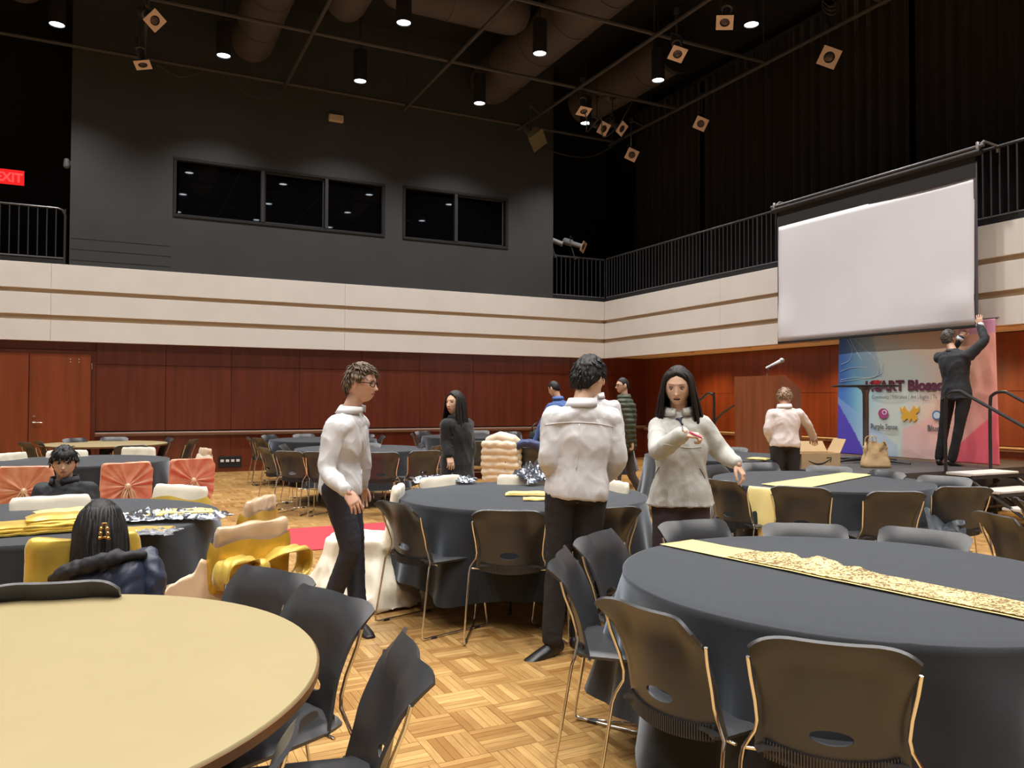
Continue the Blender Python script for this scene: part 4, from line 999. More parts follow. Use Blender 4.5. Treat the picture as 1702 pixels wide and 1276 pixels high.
HL = {'short': ([0, 40, 62, 78, 92, 105, 130, 180], [.066, .056, .040, -.005, .022, -.022, -.050, -.062]),
      'fringe': ([0, 40, 60, 75, 92, 105, 130, 180], [.030, .030, .026, -.012, .022, -.045, -.062, -.068]),
      'full': ([0, 40, 62, 78, 92, 105, 130, 180], [.066, .056, .040, .0, .022, -.030, -.070, -.084]),
      'long': ([0, 30, 48, 60, 90, 180], [.074, .060, .035, -.02, -.08, -.09])}
def hair_cap(style, T=(.022, .012, .014), namp=.006, seed=0, fem=0.):
    """scalp shell: thickness on top, sides, back"""
    ang, zl = HL[style]; B = head_fn(DIR, fem)
    az = np.abs(np.degrees(np.arctan2(DIR[:, 0], DIR[:, 1]))); m = B[:, 2]-np.interp(az, ang, zl)
    side = np.abs(DIR[:, 0]); bk = np.clip(-DIR[:, 1], 0, 1); up = np.clip(DIR[:, 2], 0, 1)
    t = T[0]*up+(1-up)*(T[1]*side+T[2]*bk+T[1]*np.clip(DIR[:, 1], 0, 1))/(side+bk+np.clip(DIR[:, 1], 0, 1)+1e-6)
    nn = np.array([mnoise.noise(Vector((d[0]*6+seed, d[1]*6, d[2]*3)))+.6*mnoise.noise(Vector((d[0]*16, d[1]*16+seed, d[2]*5))) for d in DIR])
    t = np.maximum(t+namp*nn, .002)*sst(-.002, .016, m)-.002
    N = B/np.linalg.norm(B, axis=1)[:, None]
    V = B+N*t[:, None]; F = []
    for i in range(NLA-1):
        for j in range(NLO):
            q = (i*NLO+j, i*NLO+(j+1) % NLO, (i+1)*NLO+(j+1) % NLO, (i+1)*NLO+j)
            if max(m[k] for k in q) > -.003: F.append(q)
    return V, F
def scalp_pt(az, el, off):
    d = np.array([[math.cos(el)*math.sin(az), math.cos(el)*math.cos(az), math.sin(el)]]); p = head_fn(d)[0]; return p+nrm(p)*off
def short_locks(mb, n, style, length, T, seed, lift=.006, fringe=0):
    r = random.Random(seed); ang, zl = HL[style]
    for k in range(n):
        az = r.uniform(-PI, PI); el = math.asin(r.uniform(-.45, .99)); p0 = scalp_pt(az, el, T[0]*.6)
        if p0[2] < np.interp(abs(math.degrees(az)), ang, zl)+.012: continue
        cr = np.array([.0, -.045, .1]); d = nrm(p0-cr+np.array([r.gauss(0, .03), r.gauss(0, .03)+.02, r.gauss(0, .02)]))
        L = length*r.uniform(.6, 1.2); pts = []; p = p0.copy(); hz = nrm(p0)
        d = nrm(d-hz*(d@hz)*.8)
        for s in range(4):
            pts.append(p.copy()); p = p+d*L/3; nn = nrm(p); rr = np.linalg.norm(head_fn(np.array([nn]))[0]); p = nn*max(rr+T[0]*.5+lift*r.random(), min(np.linalg.norm(p), rr+T[0]+lift)); d = nrm(d+np.array([0, 0, -.15]))
        mb.add(tube(pts, [(.0035, .006), (.0035, .007), (.003, .005), (.0008, .001)], 5, up=hz))
    for k in range(fringe):
        az = r.uniform(-.95, .95); p0 = scalp_pt(az, .75, .016); p1 = scalp_pt(az*1.03+r.gauss(0, .05), .5, .021); zt = r.uniform(.022, .042); p2 = scalp_pt(az+r.gauss(0, .08), .22, .014); p2[2] = zt
        mb.add(tube(smooth_path([p0, p1, p2], 3), [(.004, .008)]*5+[(.003, .006), (.001, .001)], 5, up=(0, 1, .3)))
def long_locks(mb, n, zend, seed, out=.014, spread=.05, fmin=48, tuck=0, back=None, wave=.004):
    r = random.Random(seed)
    for k in range(n):
        s = 1 if r.random() < .5 else -1; az = math.radians(r.uniform(fmin, 180))*s
        top = scalp_pt(s*r.uniform(.02, .25) if abs(az) < 1.4 else az*.7, r.uniform(1.0, 1.35), .010); top[0] = s*abs(top[0])
        m1 = scalp_pt(az*.97, .55, out*r.uniform(.7, 1.1)); m2 = scalp_pt(az, .0, out*r.uniform(.9, 1.5)); ze = zend+r.uniform(-.05, .03)
        e = np.array([m2[0]*(1.0+spread*6*r.uniform(.3, 1)), m2[1]*(1.0+spread*2) - .006, ze])
        mid = (m2+e)/2+np.array([r.gauss(0, wave), r.gauss(0, wave), 0]); 
        if abs(m2[1]) < .05: e[1] += .02*r.uniform(-.5, 1)
        pts = smooth_path([top, m1, m2, mid, e], 3); q = len(pts); w = r.uniform(.007, .011)
        mb.add(tube(pts, [(.003+.001*i/q, w*(.7+.5*math.sin(PI*min(.8, i/q)))) if i < q-1 else (.001, .002) for i in range(q)], 6, up=nrm(m2)))
def hand_mesh(side, curl=.35, spread=.08, thumb=.5, point=False):
    """wrist at origin, fingers +X, thumb side +Y*side, back of hand +Z"""
    mb = MB(); s = side
    mb.add(cap_tube([(-.03, 0, 0), (0, 0, 0), (.03, 0, .002), (.075, 0, .0)], [(.017, .022), (.016, .025), (.0145, .036), (.012, .038)], 12, up=(0, 0, 1)))
    for k, (yo, L, r0) in enumerate(((.028, .068, .0088), (.0095, .076, .009), (-.0095, .071, .0086), (-.027, .056, .0076))):
        a = spread*(1.2-k*.8); c = curl*(1+.12*k)
        if point and k == 0: c = .1
        elif point: c = max(c, .85)
        p = np.array([.072, yo*s, .0]); ang = 0; pts = [p-np.array([.02, 0, 0]), p.copy()]; rs = [r0, r0]
        for f, cc in ((.45, c*.7), (.32, c*1.1), (.23, c*.8)):
            ang += cc; d = np.array([math.cos(ang)*math.cos(a), math.cos(ang)*math.sin(a)*s, -math.sin(ang)]); p = p+d*L*f; pts.append(p.copy()); rs.append(rs[-1]*.93)
        mb.add(cap_tube(pts, rs, 8))
    p = np.array([.012, .022*s, -.004]); d1 = nrm(np.array([.75, .62*s*thumb*1.6, -.35])); q = p+d1*.038; d2 = nrm(d1+np.array([.45, -.15*s, -.15])); q2 = q+d2*.028; q3 = q2+nrm(d2+np.array([.3, -.2*s, -.1]))*.022
    mb.add(cap_tube([p, q, q2, q3], [.0135, .0105, .0095, .0082], 8))
    return remesh(mb, .0036, 2)[:2]
def spine_rings(J, scale=1., bulk=0., fem=0, top=None):
    hip = (np.array(J['hipL'])+J['hipR'])/2; sh = (np.array(J['sL'])+J['sR'])/2; nk = np.array(J['neck'])
    hx = nrm(np.array(J['hipR'])-J['hipL']); sx = nrm(np.array(J['sR'])-J['sL']); sw = np.linalg.norm(np.array(J['sR'])-J['sL'])/2
    ctrl = J.get('spine', []) ; path = [hip-nrm(sh-hip)*.06, hip]+[np.array(c) for c in ctrl]+[hip*.45+sh*.55 if not ctrl else hip*.25+sh*.75, sh, nk]
    pts = smooth_path(path, 5); n = len(pts); rings = []
    Ltot = np.cumsum([0]+[np.linalg.norm(pts[i+1]-pts[i]) for i in range(n-1)]); Ls = Ltot[-1]
    tsh = 1-np.linalg.norm(nk-sh)/Ls
    for i, p in enumerate(pts):
        t = Ltot[i]/Ls; x = nrm(hx*(1-t)+sx*t)
        tt = t/tsh if t < tsh else 1+(t-tsh)/(1-tsh+1e-6)
        w = np.interp(tt, [0, .15, .45, .75, 1.0, 1.35, 1.7, 2], [.155+.015*fem, .165+.01*fem, .135-.01*fem, .160-.008*fem, sw*.90, sw*.62, .068, .052])
        d = np.interp(tt, [0, .15, .45, .75, 1.0, 1.35, 1.7, 2], [.105, .115, .100, .118, .100, .080, .062, .052])
        rings.append((p, x, (w+bulk)*scale, (d+bulk)*scale))
    return rings
def loft(rings, n=24):
    P = []; a = np.linspace(0, 2*PI, n, endpoint=False); m = len(rings)
    for i, (p, x, w, d) in enumerate(rings):
        t = nrm(rings[min(i+1, m-1)][0]-rings[max(i-1, 0)][0]); x = nrm(x-t*(x@t)); y = np.cross(t, x)
        ca, sa = np.cos(a), np.sin(a); k = 1/np.maximum(.001, (np.abs(ca)**2.4+np.abs(sa)**2.4)**(1/2.4))
        P.append(p+x*(ca*k*w)[:, None]+y*(sa*k*d)[:, None])
    V, F = grid(np.array(P), wrap=True); F += [tuple(range(n))[::-1], tuple((m-1)*n+j for j in range(n))]
    return V, F
def limb(a, b2, c, r, n=14, k=6):
    """smooth path through three joints with radii at 0,.25,.5,.75,1"""
    a, b2, c = map(lambda q: np.asarray(q, float), (a, b2, c)); pts = []; R = []
    for i in range(2*k+1):
        t = i/k
        p = a+(b2-a)*t if t <= 1 else b2+(c-b2)*(t-1)
        pts.append(p); R.append(np.interp(t/2, [0, .25, .5, .75, 1], r))
    pts = np.array(pts); sm_ = pts.copy(); sm_[1:-1] = (pts[:-2]+2*pts[1:-1]+pts[2:])/4
    return cap_tube(list(sm_), R, n)
CLOTH = {}
def person(label, J, face, skin, hair, top, bottom, shoe=m_shoe, fem=0, headup=(0, 0, 1), hands=None, full=True, glasses=None, hs=1.0, mouth=0, coat_len=0, voxel=.013, group=None, eyes_down=0):
    J = {k: (np.array(v, float) if k != 'spine' else v) for k, v in J.items()}
    gp = (J['ankL']+J['ankR'])/2
    root = thing('person', label, 'person', (gp[0], gp[1], min(J['ankL'][2], J['ankR'][2])-.08), 0, group); inv = Matrix.Translation(root.location).inverted()
    def put(nm, me, mats):
        o = link(nm, me, root, mats); o.matrix_parent_inverse = inv; return o
    def putmb(nm, mb, mats, smooth=180): return put(nm, mb.mesh(nm, smooth), mats)
    body = MB(); hb = basis(face, headup); hc = J['head']
    V, F, mi = head_mesh(fem, mouth); V = V*hs; body.V.append(V@hb.T+hc); body.F += F; body.Mi += mi; body.n += len(V)
    for s in (-1, 1):
        body.add(xf(ellipsoid((.031*s, .0775, .004-.001*eyes_down), (.0130, .0095, .0040), 14, 8), hc, hb*hs), 2)
        body.add(xf(ellipsoid((.031*s, .0835, .0045-.002*eyes_down), (.0070, .0050, .0038), 12, 8), hc, hb*hs), 3)
        body.add(xf(tube(smooth_path([(.016*s, .086, .006), (.030*s, .0885, .0115), (.046*s, .079, .006)], 4), [(.0016, .0022)]*9, 5), hc, hb*hs), 3)
        body.add(xf(tube(smooth_path([(.014*s, .093, .024), (.030*s, .0935, .0300), (.050*s, .078, .025)], 4), [(.0010, .0024-.0010*fem)]*4+[(.0010, .0028-.0010*fem)]*4+[(.0006, .0008)], 5), hc, hb*hs), 3)
        ear = MB(); ear.add(ellipsoid((.0785*s, -.008, -.002), (.010, .019, .032), 14, 10)); ear.add(ellipsoid((.083*s, -.004, -.004), (.004, .009, .018), 10, 8))
        ev = ear.verts(); ev[:, 0] += s*.10*np.clip(-(ev[:, 1]+.0), 0, .03); body.add(xf((ev, ear.F), hc, hb*hs), 0)
    nb = J['neck']; ch = hc+hb@np.array([0, -.018, -.055]); body.add(cap_tube([nb-nrm(ch-nb)*.05, nb, (nb+ch)/2, ch], [.062, .056, .052, .052], 18), 0)
    skinmb = MB(); skinmb.add(loft(spine_rings(J, .86, 0, fem)))
    for s in 'LR':
        skinmb.add(limb(J['s'+s], J['e'+s], J['w'+s], [.046, .042, .036, .034, .026]))
        skinmb.add(limb(J['hip'+s], J['knee'+s], J['ank'+s], [.082, .068, .052, .05, .036]))
        skinmb.add(cap_tube([J['w'+s]*1.25-J['e'+s]*.25 if False else J['w'+s], J['w'+s]+nrm(J['w'+s]-J['e'+s])*.03], [.026, .024], 12))
    V, F, N = remesh(skinmb, .022, 2); body.add((V, F), 0)
    for s in 'LR':
        sd = 1 if s == 'R' else -1
        hd = (hands or {}).get(s, {}); d = nrm(hd.get('dir', J['w'+s]-J['e'+s])); nn = np.asarray(hd.get('back', (0, 0, 1)), float); nn = nrm(nn-d*(nn@d)); yy = np.cross(nn, d)
        HV, HF = hand_mesh(hd.get('side', sd), hd.get('curl', .35), hd.get('spread', .08), point=hd.get('point', False))
        body.add(xf((HV*(.96 if fem else 1.04), HF), J['w'+s]+d*.012, np.stack([d, yy, nn], 1)), 0)
    putmb('body', body, [skin, m_lip, m_eyew, m_eyed])
    # hair
    if hair:
        hm = MB()
        if hair['cap']: hm.add(hair_cap(hair['style'], hair.get('T', (.022, .012, .014)), hair.get('namp', .006), hair.get('seed', 1), fem))
        if hair.get('n'): short_locks(hm, hair['n'], hair['style'], hair.get('len', .05), hair.get('T', (.022, .012, .014)), hair.get('seed', 1), fringe=hair.get('fringe', 0))
        if hair.get('long'): long_locks(hm, hair['long'], hair['zend'], hair.get('seed', 1), fmin=hair.get('fmin', 48), spread=hair.get('spread', .05), out=hair.get('out', .014))
        hm.V = [(v*hs)@hb.T+hc for v in hm.V]; putmb('hair', hm, hair['mat'])
    # trousers
    if bottom:
        tm = MB(); rg = spine_rings(J, 1.0, bottom.get('bulk', .006), fem); k = max(3, int(len(rg)*.30)); tm.add(loft(rg[:k]))
        br = bottom.get('r', [.098, .082, .066, .062, .060])
        for s in 'LR': tm.add(limb(J['hip'+s], J['knee'+s], J['ank'+s]+(J['knee'+s]-J['ank'+s])*.05, br, 16))
        V, F, N = remesh(tm, voxel*1.1, 3); w = vnoise(V*np.array([1, 1, .45]), 16, 3)+.5*vnoise(V, 40, 9); V = V+N*(w*.006)[:, None]
        putmb('trousers', MB().add((V, F)), bottom['mat'])
    for s in 'LR':
        if shoe is None: break
        a = J['ank'+s]; td = J['toe'+s]-a; L = .205; fd = nrm(td); base = np.array([0, 0, -.055]) if abs(fd[2]) < .5 else -nrm(np.cross(np.cross(fd, (0, 0, 1)), fd))*.055
        upv = -nrm(base); h0 = a+base
        sm_ = MB().add(cap_tube([h0-fd*.05+upv*.012, h0+fd*.0+upv*.014, h0+fd*.09+upv*.008, h0+fd*.16+upv*.0, h0+fd*L-upv*.004], [(.038, .034), (.042, .038), (.034, .044), (.026, .044), (.019, .034)], 14, up=upv))
        sm_.add(cap_tube([a+base*.4, a+upv*.03], [.040, .038], 14)); V, F, N = remesh(sm_, .008, 2); V[:, 2] = np.maximum(V[:, 2], -10)
        so_ = putmb('shoe', MB().add((V, F)), shoe)
    # upper clothing
    if top:
        bk_ = top.get('bulk', .012)*.6; tp = MB(); rg = spine_rings(J, 1.0, top.get('bulk', .012), fem)
        lo = top.get('lo', .22); k0 = int(len(rg)*lo); rr = rg[k0:-1]
        if top.get('hem'): rr = [(p_, x_, w_*(1+top['hem']*max(0, 1-i/4)), d_*(1+top['hem']*max(0, 1-i/4))) for i, (p_, x_, w_, d_) in enumerate(rr)]
        if coat_len:
            hipc = (J['hipL']+J['hipR'])/2; p_, x_, w_, d_ = rr[0]
            rr = [(p_+np.array([0, 0, -coat_len]), x_, w_*1.22, d_*1.35), (p_+np.array([0, 0, -coat_len*.6]), x_, w_*1.15, d_*1.25), (p_+np.array([0, 0, -coat_len*.25]), x_, w_*1.06, d_*1.1)]+rr
        tp.add(loft(rr)); sr = top.get('sleeve', [.064, .058, .050, .047, .038])
        tp.add(ellipsoid(nb*.45+(J['sL']+J['sR'])*.275-np.array([0, 0, .025]), (.100+bk_,)*2+(.078,), 16, 10))
        for s in 'LR':
            tp.add(limb(J['s'+s], J['e'+s], J['w'+s], sr, 16)); tp.add(ellipsoid(J['s'+s]-np.array([0, 0, .006]), (sr[0]*1.02,)*3, 14, 8)); sh_ = (J['sL']+J['sR'])/2; dz = np.array([0, 0, 1.])
            tp.add(cap_tube([nb*.92+J['s'+s]*.08-dz*.016, nb*.5+J['s'+s]*.5-dz*.030, J['s'+s]-dz*.012], [(.05+bk_, .072+bk_), (.052+bk_, .085+bk_), (.056+bk_*.6, .072+bk_*.6)], 16, up=(0, 0, 1)))
        V, F, N = remesh(tp, voxel, 3)
        if top.get('puff'):
            zc = V[:, 2]; V = V+N*(top['puff']*(np.abs(np.sin(zc*PI/.075))-.6))[:, None]
        wa = top.get('wr', .007); Q = np.stack([(V[:, 0]+V[:, 1]*.4)*1.0+V[:, 2]*.55, V[:, 1]-V[:, 0]*.3+V[:, 2]*.2, V[:, 2]*.24-V[:, 0]*.25], 1)
        r1 = (1-np.abs(vnoise(Q, 8, 2)))**4; r2 = (1-np.abs(vnoise(Q*np.array([-1, 1, 1])+V*.3, 15, 6)))**4; w = 1.1*r1+.6*r2-.55+.35*vnoise(V, 12, 1); V = V+N*(w*wa)[:, None]; CLOTH[label] = (V, F)
        putmb(top.get('name', 'shirt'), MB().add((V, F)), top['mat'])
        if top.get('collar', 1):
            cm = MB(); ax = nrm(ch-nb); x = nrm(np.cross(basis(face)[:, 1], ax)); y = np.cross(ax, x); hgt = top.get('ch', .05); cr_ = top.get('cr', .072); P = []
            fdir = nrm(J['sR']-J['sL']); front = nrm(np.cross((0, 0, 1), fdir)); 
            for i in range(4):
                ring = []
                for j in range(33):
                    a = -PI*.93+2*PI*.93*j/32; dd = front*(-math.cos(a))+fdir*math.sin(a); open_ = abs(a)/PI
                    rr_ = cr_+(.017 if i == 3 else .002*i); zz = (hgt*i/2 if i < 3 else -.002)
                    ring.append(nb+np.array([0, 0, .004])+dd*rr_+ax*zz*(1-.35*open_**3)+dd*.012*(open_**2))
                P.append(ring)
            putmb('collar', MB().add(sheet(np.array(P), .004)), top['mat'])
        for s in 'LR':
            if top.get('cuff'):
                d = nrm(J['w'+s]-J['e'+s]); putmb('cuff', MB().add(tube([J['w'+s]-d*.035, J['w'+s]+d*.018], [sr[-1]+.004, sr[-1]+.002], 16)), top['cuff'])
    if glasses:
        gm = MB()
        for s in (-1, 1):
            ring = [(.033*s+.025*math.cos(a), .098-.012*abs(math.cos(a))*(1 if math.cos(a)*s > 0 else 0), .002+.0175*math.sin(a)) for a in np.linspace(0, 2*PI, 20, endpoint=False)]
            gm.add(xf(tube(ring, .0026, 5, closed=True), hc, hb*hs)); gm.add(xf(tube([(.057*s, .086, .008), (.076*s, .05, .010), (.078*s, -.005, .008), (.076*s, -.02, -.008)], .0026, 5), hc, hb*hs))
        gm.add(xf(tube([(-.009, .099, .006), (0, .102, .008), (.009, .099, .006)], .0016, 5), hc, hb*hs)); putmb('glasses', gm, glasses)
    return root
RGT, BCK = CR, CF
def mixd(r, f, u=0): return nrm(CR*r+np.array([CF[0], CF[1], 0])*f+np.array([0, 0, u]))
BLK = dict(mat=m_blackt)
# 1 boy with glasses walking to the right
d = 4.95
person('boy in glasses and white shirt walking past the dark tables',
  dict(head=W(600, 638, d), neck=W(581, 686, d+.0), sR=W(556, 711, d-.17), sL=W(594, 702, d+.17), eR=W(541, 782, d-.22), wR=W(574, 814, d-.33), eL=W(604, 770, d+.25), wL=W(602, 805, d+.30),
       hipR=W(560, 812, d-.09), hipL=W(574, 810, d+.09), kneeR=W(585, 912, d-.12), ankR=W(549, 1000, d-.02), toeR=W(566, 1030, d-.08), kneeL=W(590, 915, d+.1), ankL=W(594, 1026, d+.02), toeL=W(612, 1040, d-.12), spine=[W(565, 765, d)]),
  mixd(.97, -.22, -.05), m_skin, dict(cap=1, style='short', T=(.026, .009, .012), namp=.008, n=420, len=.05, mat=m_hairbr, seed=3),
  dict(mat=m_shirt, name='shirt', wr=.008, cuff=m_shirt, lo=.14, sleeve=[.066, .060, .054, .050, .036]), dict(mat=m_navyt), hands=dict(R=dict(dir=mixd(.55, -.1, -.75), back=mixd(.5, -.8, .4), curl=.3, spread=.1)), glasses=m_eyed, voxel=.010)
# 2 man with back turned
d = 4.45
person('person in white shirt with his back to us at the middle table',
  dict(head=W(978, 630, d+.06), neck=W(966, 676, d), sL=W(921, 694, d), sR=W(1014, 694, d+.08), eL=W(911, 768, d-.05), wL=W(930, 792, d+.18), eR=W(1027, 764, d+.06), wR=W(1010, 790, d+.26),
       hipL=W(934, 815, d), hipR=W(983, 815, d+.04), kneeL=W(926, 940, d+.02), kneeR=W(972, 940, d+.05), ankL=W(917, 1066, d+.03), ankR=W(962, 1056, d+.1), toeL=W(893, 1078, d-.02), toeR=W(985, 1060, d+.25)),
  mixd(.62, .75, -.28), m_skin2, dict(cap=1, style='full', T=(.034, .024, .020), namp=.008, n=170, len=.036, mat=m_hairbk, seed=5),
  dict(mat=m_shirt, wr=.0065, cuff=m_shirt, bulk=.020, lo=.12, sleeve=[.070, .064, .060, .056, .038]), BLK, voxel=.010)
d = 6.95
person('person in white shirt mostly hidden behind the man with his back turned',
  dict(head=W(988, 634, d), neck=W(988, 662, d), sL=W(1020, 676, d), sR=W(956, 678, d), eL=W(1031, 730, d), wL=W(1020, 775, d-.06), eR=W(946, 728, d), wR=W(950, 770, d-.1),
       hipL=W(1002, 763, d), hipR=W(972, 763, d), kneeL=W(1002, 845, d), kneeR=W(974, 845, d), ankL=W(1002, 917, d), ankR=W(974, 917, d), toeL=W(1005, 930, d-.2), toeR=W(971, 930, d-.2)),
  mixd(-.3, -.9, -.3), m_skin2, dict(cap=1, style='short', T=(.022, .012, .014), mat=m_hairbk, seed=8),
  dict(mat=m_shirt, cuff=m_shirt, lo=.14), BLK, hands=dict(L=dict(dir=mixd(-.1, -.3, -1), curl=.4)))
# 3 girl in the fleece
d = 4.7
person('girl with long dark hair in a light grey fleece, arm stretched out',
  dict(head=W(1127, 642, d-.03), neck=W(1128, 691, d), sR=W(1096, 709, d+.02), sL=W(1166, 707, d-.02), eR=W(1092, 752, d-.22), wR=W(1133, 722, d-.40), eL=W(1199, 752, d-.02), wL=W(1221, 768, d-.12),
       hipR=W(1112, 824, d), hipL=W(1151, 824, d), kneeR=W(1108, 935, d-.02), kneeL=W(1154, 935, d), ankR=W(1110, 1046, d+.05), ankL=W(1154, 1046, d+.05), toeR=W(1104, 1062, d-.15), toeL=W(1160, 1062, d-.15)),
  mixd(-.30, -.92, -.20), m_skin2, dict(cap=1, style='long', T=(.014, .014, .014), namp=.002, long=300, zend=-.245, mat=m_hairdb, seed=4, fmin=57, spread=.10, out=.016),
  dict(mat=m_fleece, name='fleece_jacket', wr=.006, bulk=.016, lo=.08, hem=.13, ch=.055, cr=.072, sleeve=[.066, .059, .055, .050, .043]), dict(mat=m_purplet, bulk=.004, r=[.105, .095, .085, .08, .07]), fem=1,
  hands=dict(R=dict(dir=mixd(.95, -.3, -.05), back=(-.1, -.4, 1), curl=.95, point=False), L=dict(dir=mixd(.5, -.3, -.8), back=mixd(.6, -.4, .6), curl=.6)), mouth=1, voxel=.011, eyes_down=2)
# 4 woman in the black coat
d = 7.6
person('woman in a long black coat standing by the far chairs',
  dict(head=W(757, 670, d), neck=W(759, 695, d), sR=W(744, 706, d-.12), sL=W(775, 704, d+.12), eR=W(741, 733, d-.12), wR=W(746, 755, d-.18), eL=W(782, 742, d+.08), wL=W(776, 770, d-.02),
       hipR=W(752, 770, d-.08), hipL=W(768, 770, d+.08), kneeR=W(752, 838, d-.06), kneeL=W(768, 838, d+.06), ankR=W(752, 903, d-.05), ankL=W(768, 903, d+.08), toeR=W(744, 918, d-.15), toeL=W(762, 918, d-.1)),
  mixd(-.6, -.75, .05), m_skin2, dict(cap=1, style='long', T=(.014, .016, .016), namp=.003, long=220, zend=-.25, mat=m_hairdb, seed=14, fmin=55, spread=.08),
  dict(mat=m_coat, name='coat', bulk=.024, lo=.12, sleeve=[.066, .062, .058, .054, .05], ch=.03), BLK, fem=1, coat_len=.42)
# 5 man in olive puffer jacket
d = 11.6
person('man in olive puffer jacket and glasses striding at the back',
  dict(head=W(1035, 641, d), neck=W(1038, 663, d), sL=W(1034, 672, d-.18), sR=W(1043, 672, d+.18), eL=W(1046, 702, d-.22), wL=W(1049, 730, d-.2), eR=W(1036, 700, d+.2), wR=W(1028, 725, d+.15),
       hipL=W(1037, 742, d-.09), hipR=W(1041, 742, d+.09), kneeR=W(1050, 790, d+.08), ankR=W(1063, 812, d+.1), toeR=W(1064, 828, d+.0), kneeL=W(1026, 788, d-.08), ankL=W(1022, 829, d-.05), toeL=W(1005, 838, d-.1)),
  mixd(-.95, -.25, 0), m_skin2, dict(cap=1, style='short', T=(.010, .004, .005), namp=.001, mat=m_hairbk, seed=2),
  dict(mat=m_green, name='puffer_jacket', bulk=.05, lo=.10, puff=.016, wr=.004, sleeve=[.09, .085, .08, .078, .06], ch=.07, cr=.085), dict(mat=m_greyt), glasses=m_eyed)
# 6 man in blue shirt leaning over the far table
d = 12.2
person('man in a blue shirt leaning on the far table, behind the white shirt',
  dict(head=W(921, 646, d), neck=W(928, 664, d-.03), sL=W(915, 676, d-.05), sR=W(944, 674, d-.05), eL=W(900, 706, d), wL=W(890, 731, d+.05), eR=W(950, 706, d), wR=W(945, 733, d+.1),
       hipL=W(920, 738, d-.15), hipR=W(938, 738, d-.15), kneeL=W(920, 785, d-.1), kneeR=W(938, 785, d-.1), ankL=W(920, 823, d-.1), ankR=W(938, 823, d-.1), toeL=W(915, 829, d+.1), toeR=W(936, 829, d+.1)),
  mixd(-.7, .6, -.3), m_skin2, dict(cap=1, style='short', T=(.014, .008, .009), namp=.003, mat=m_hairbk, seed=22),
  dict(mat=m_blues, lo=.12), BLK, glasses=m_eyed)
# 7 boy at the parcel box
d = 9.4
person('boy in white shirt and black trousers bending to the parcel box',
  dict(head=W(1304, 661, d+.12), neck=W(1304, 678, d+.05), sL=W(1283, 688, d+.05), sR=W(1327, 687, d+.06), eL=W(1276, 717, d), wL=W(1285, 737, d+.2), eR=W(1344, 707, d+.1), wR=W(1352, 727, d+.35),
       hipL=W(1293, 738, d), hipR=W(1316, 738, d), kneeL=W(1292, 800, d), kneeR=W(1318, 800, d), ankL=W(1291, 854, d), ankR=W(1319, 854, d), toeL=W(1286, 862, d+.2), toeR=W(1322, 862, d+.2)),
  mixd(.34, .86, -.45), m_skin, dict(cap=1, style='short', T=(.020, .014, .014), namp=.007, n=260, len=.045, mat=m_hairlb, seed=31),
  dict(mat=m_shirtp, cuff=m_shirtp, lo=.13, bulk=.016, wr=.008), BLK)
# 8 man in a suit on the stage
A = at_x; XM = 10.12
def flo(q, z): q = np.array(q); q[2] = z; return q
person('man in a dark suit on the stage reaching up to the screen corner',
  dict(head=A(1577, 562, XM+.05), neck=A(1584, 584, XM), sL=A(1561, 594, XM), sR=A(1611, 590, XM), eL=A(1574, 592, XM+.26), wL=A(1596, 562, XM+.30), eR=A(1638, 566, XM+.08), wR=A(1629, 541, XM+.18),
       hipL=A(1577, 656, XM), hipR=A(1603, 656, XM), kneeL=A(1569, 712, XM), kneeR=A(1594, 712, XM), ankL=flo(A(1561, 765, XM), SZ+.08), ankR=flo(A(1582, 768, XM), SZ+.08), toeL=flo(A(1561, 765, XM), SZ+.03)+np.array([.2, .09, 0]), toeR=flo(A(1582, 768, XM), SZ+.03)+np.array([.2, -.1, 0])),
  (.97, -.12, .28), m_skin, dict(cap=1, style='short', T=(.014, .008, .010), namp=.004, n=160, len=.04, mat=m_hairgr, seed=41),
  dict(mat=m_suit, name='jacket', cuff=m_shirt, bulk=.028, lo=.04, hem=.10, ch=.03, sleeve=[.075, .066, .058, .054, .046]), dict(mat=m_blackt, bulk=.012), hands=dict(R=dict(dir=(.1, .15, 1), back=(-.9, -.3, 0), curl=.2), L=dict(dir=(.3, -.3, .8), back=(-1, 0, 0))))
# 9 boy seated behind the near left table
d = 5.95
person('boy in black hoodie seated facing us between the coral chairs',
  dict(head=W(107, 769, d-.05), neck=W(108, 803, d), sR=W(74, 819, d), sL=W(144, 817, d), eR=W(66, 862, d-.05), wR=W(85, 880, d-.25), eL=W(152, 860, d-.05), wL=W(135, 880, d-.25),
       hipR=W(90, 880, d+.15), hipL=W(130, 880, d+.15), kneeR=W(82, 895, d-.25), kneeL=W(140, 895, d-.25), ankR=W(84, 975, d-.25), ankL=W(138, 975, d-.25), toeR=W(82, 985, d-.4), toeL=W(140, 985, d-.4)),
  mixd(.42, -.88, -.06), m_skin2, dict(cap=1, style='fringe', T=(.024, .018, .016), namp=.005, n=120, len=.05, fringe=90, mat=m_hairbk, seed=51),
  dict(mat=m_hood, name='hoodie', bulk=.035, lo=.10, wr=.010, ch=.06, cr=.085, sleeve=[.082, .076, .07, .064, .05]), BLK)
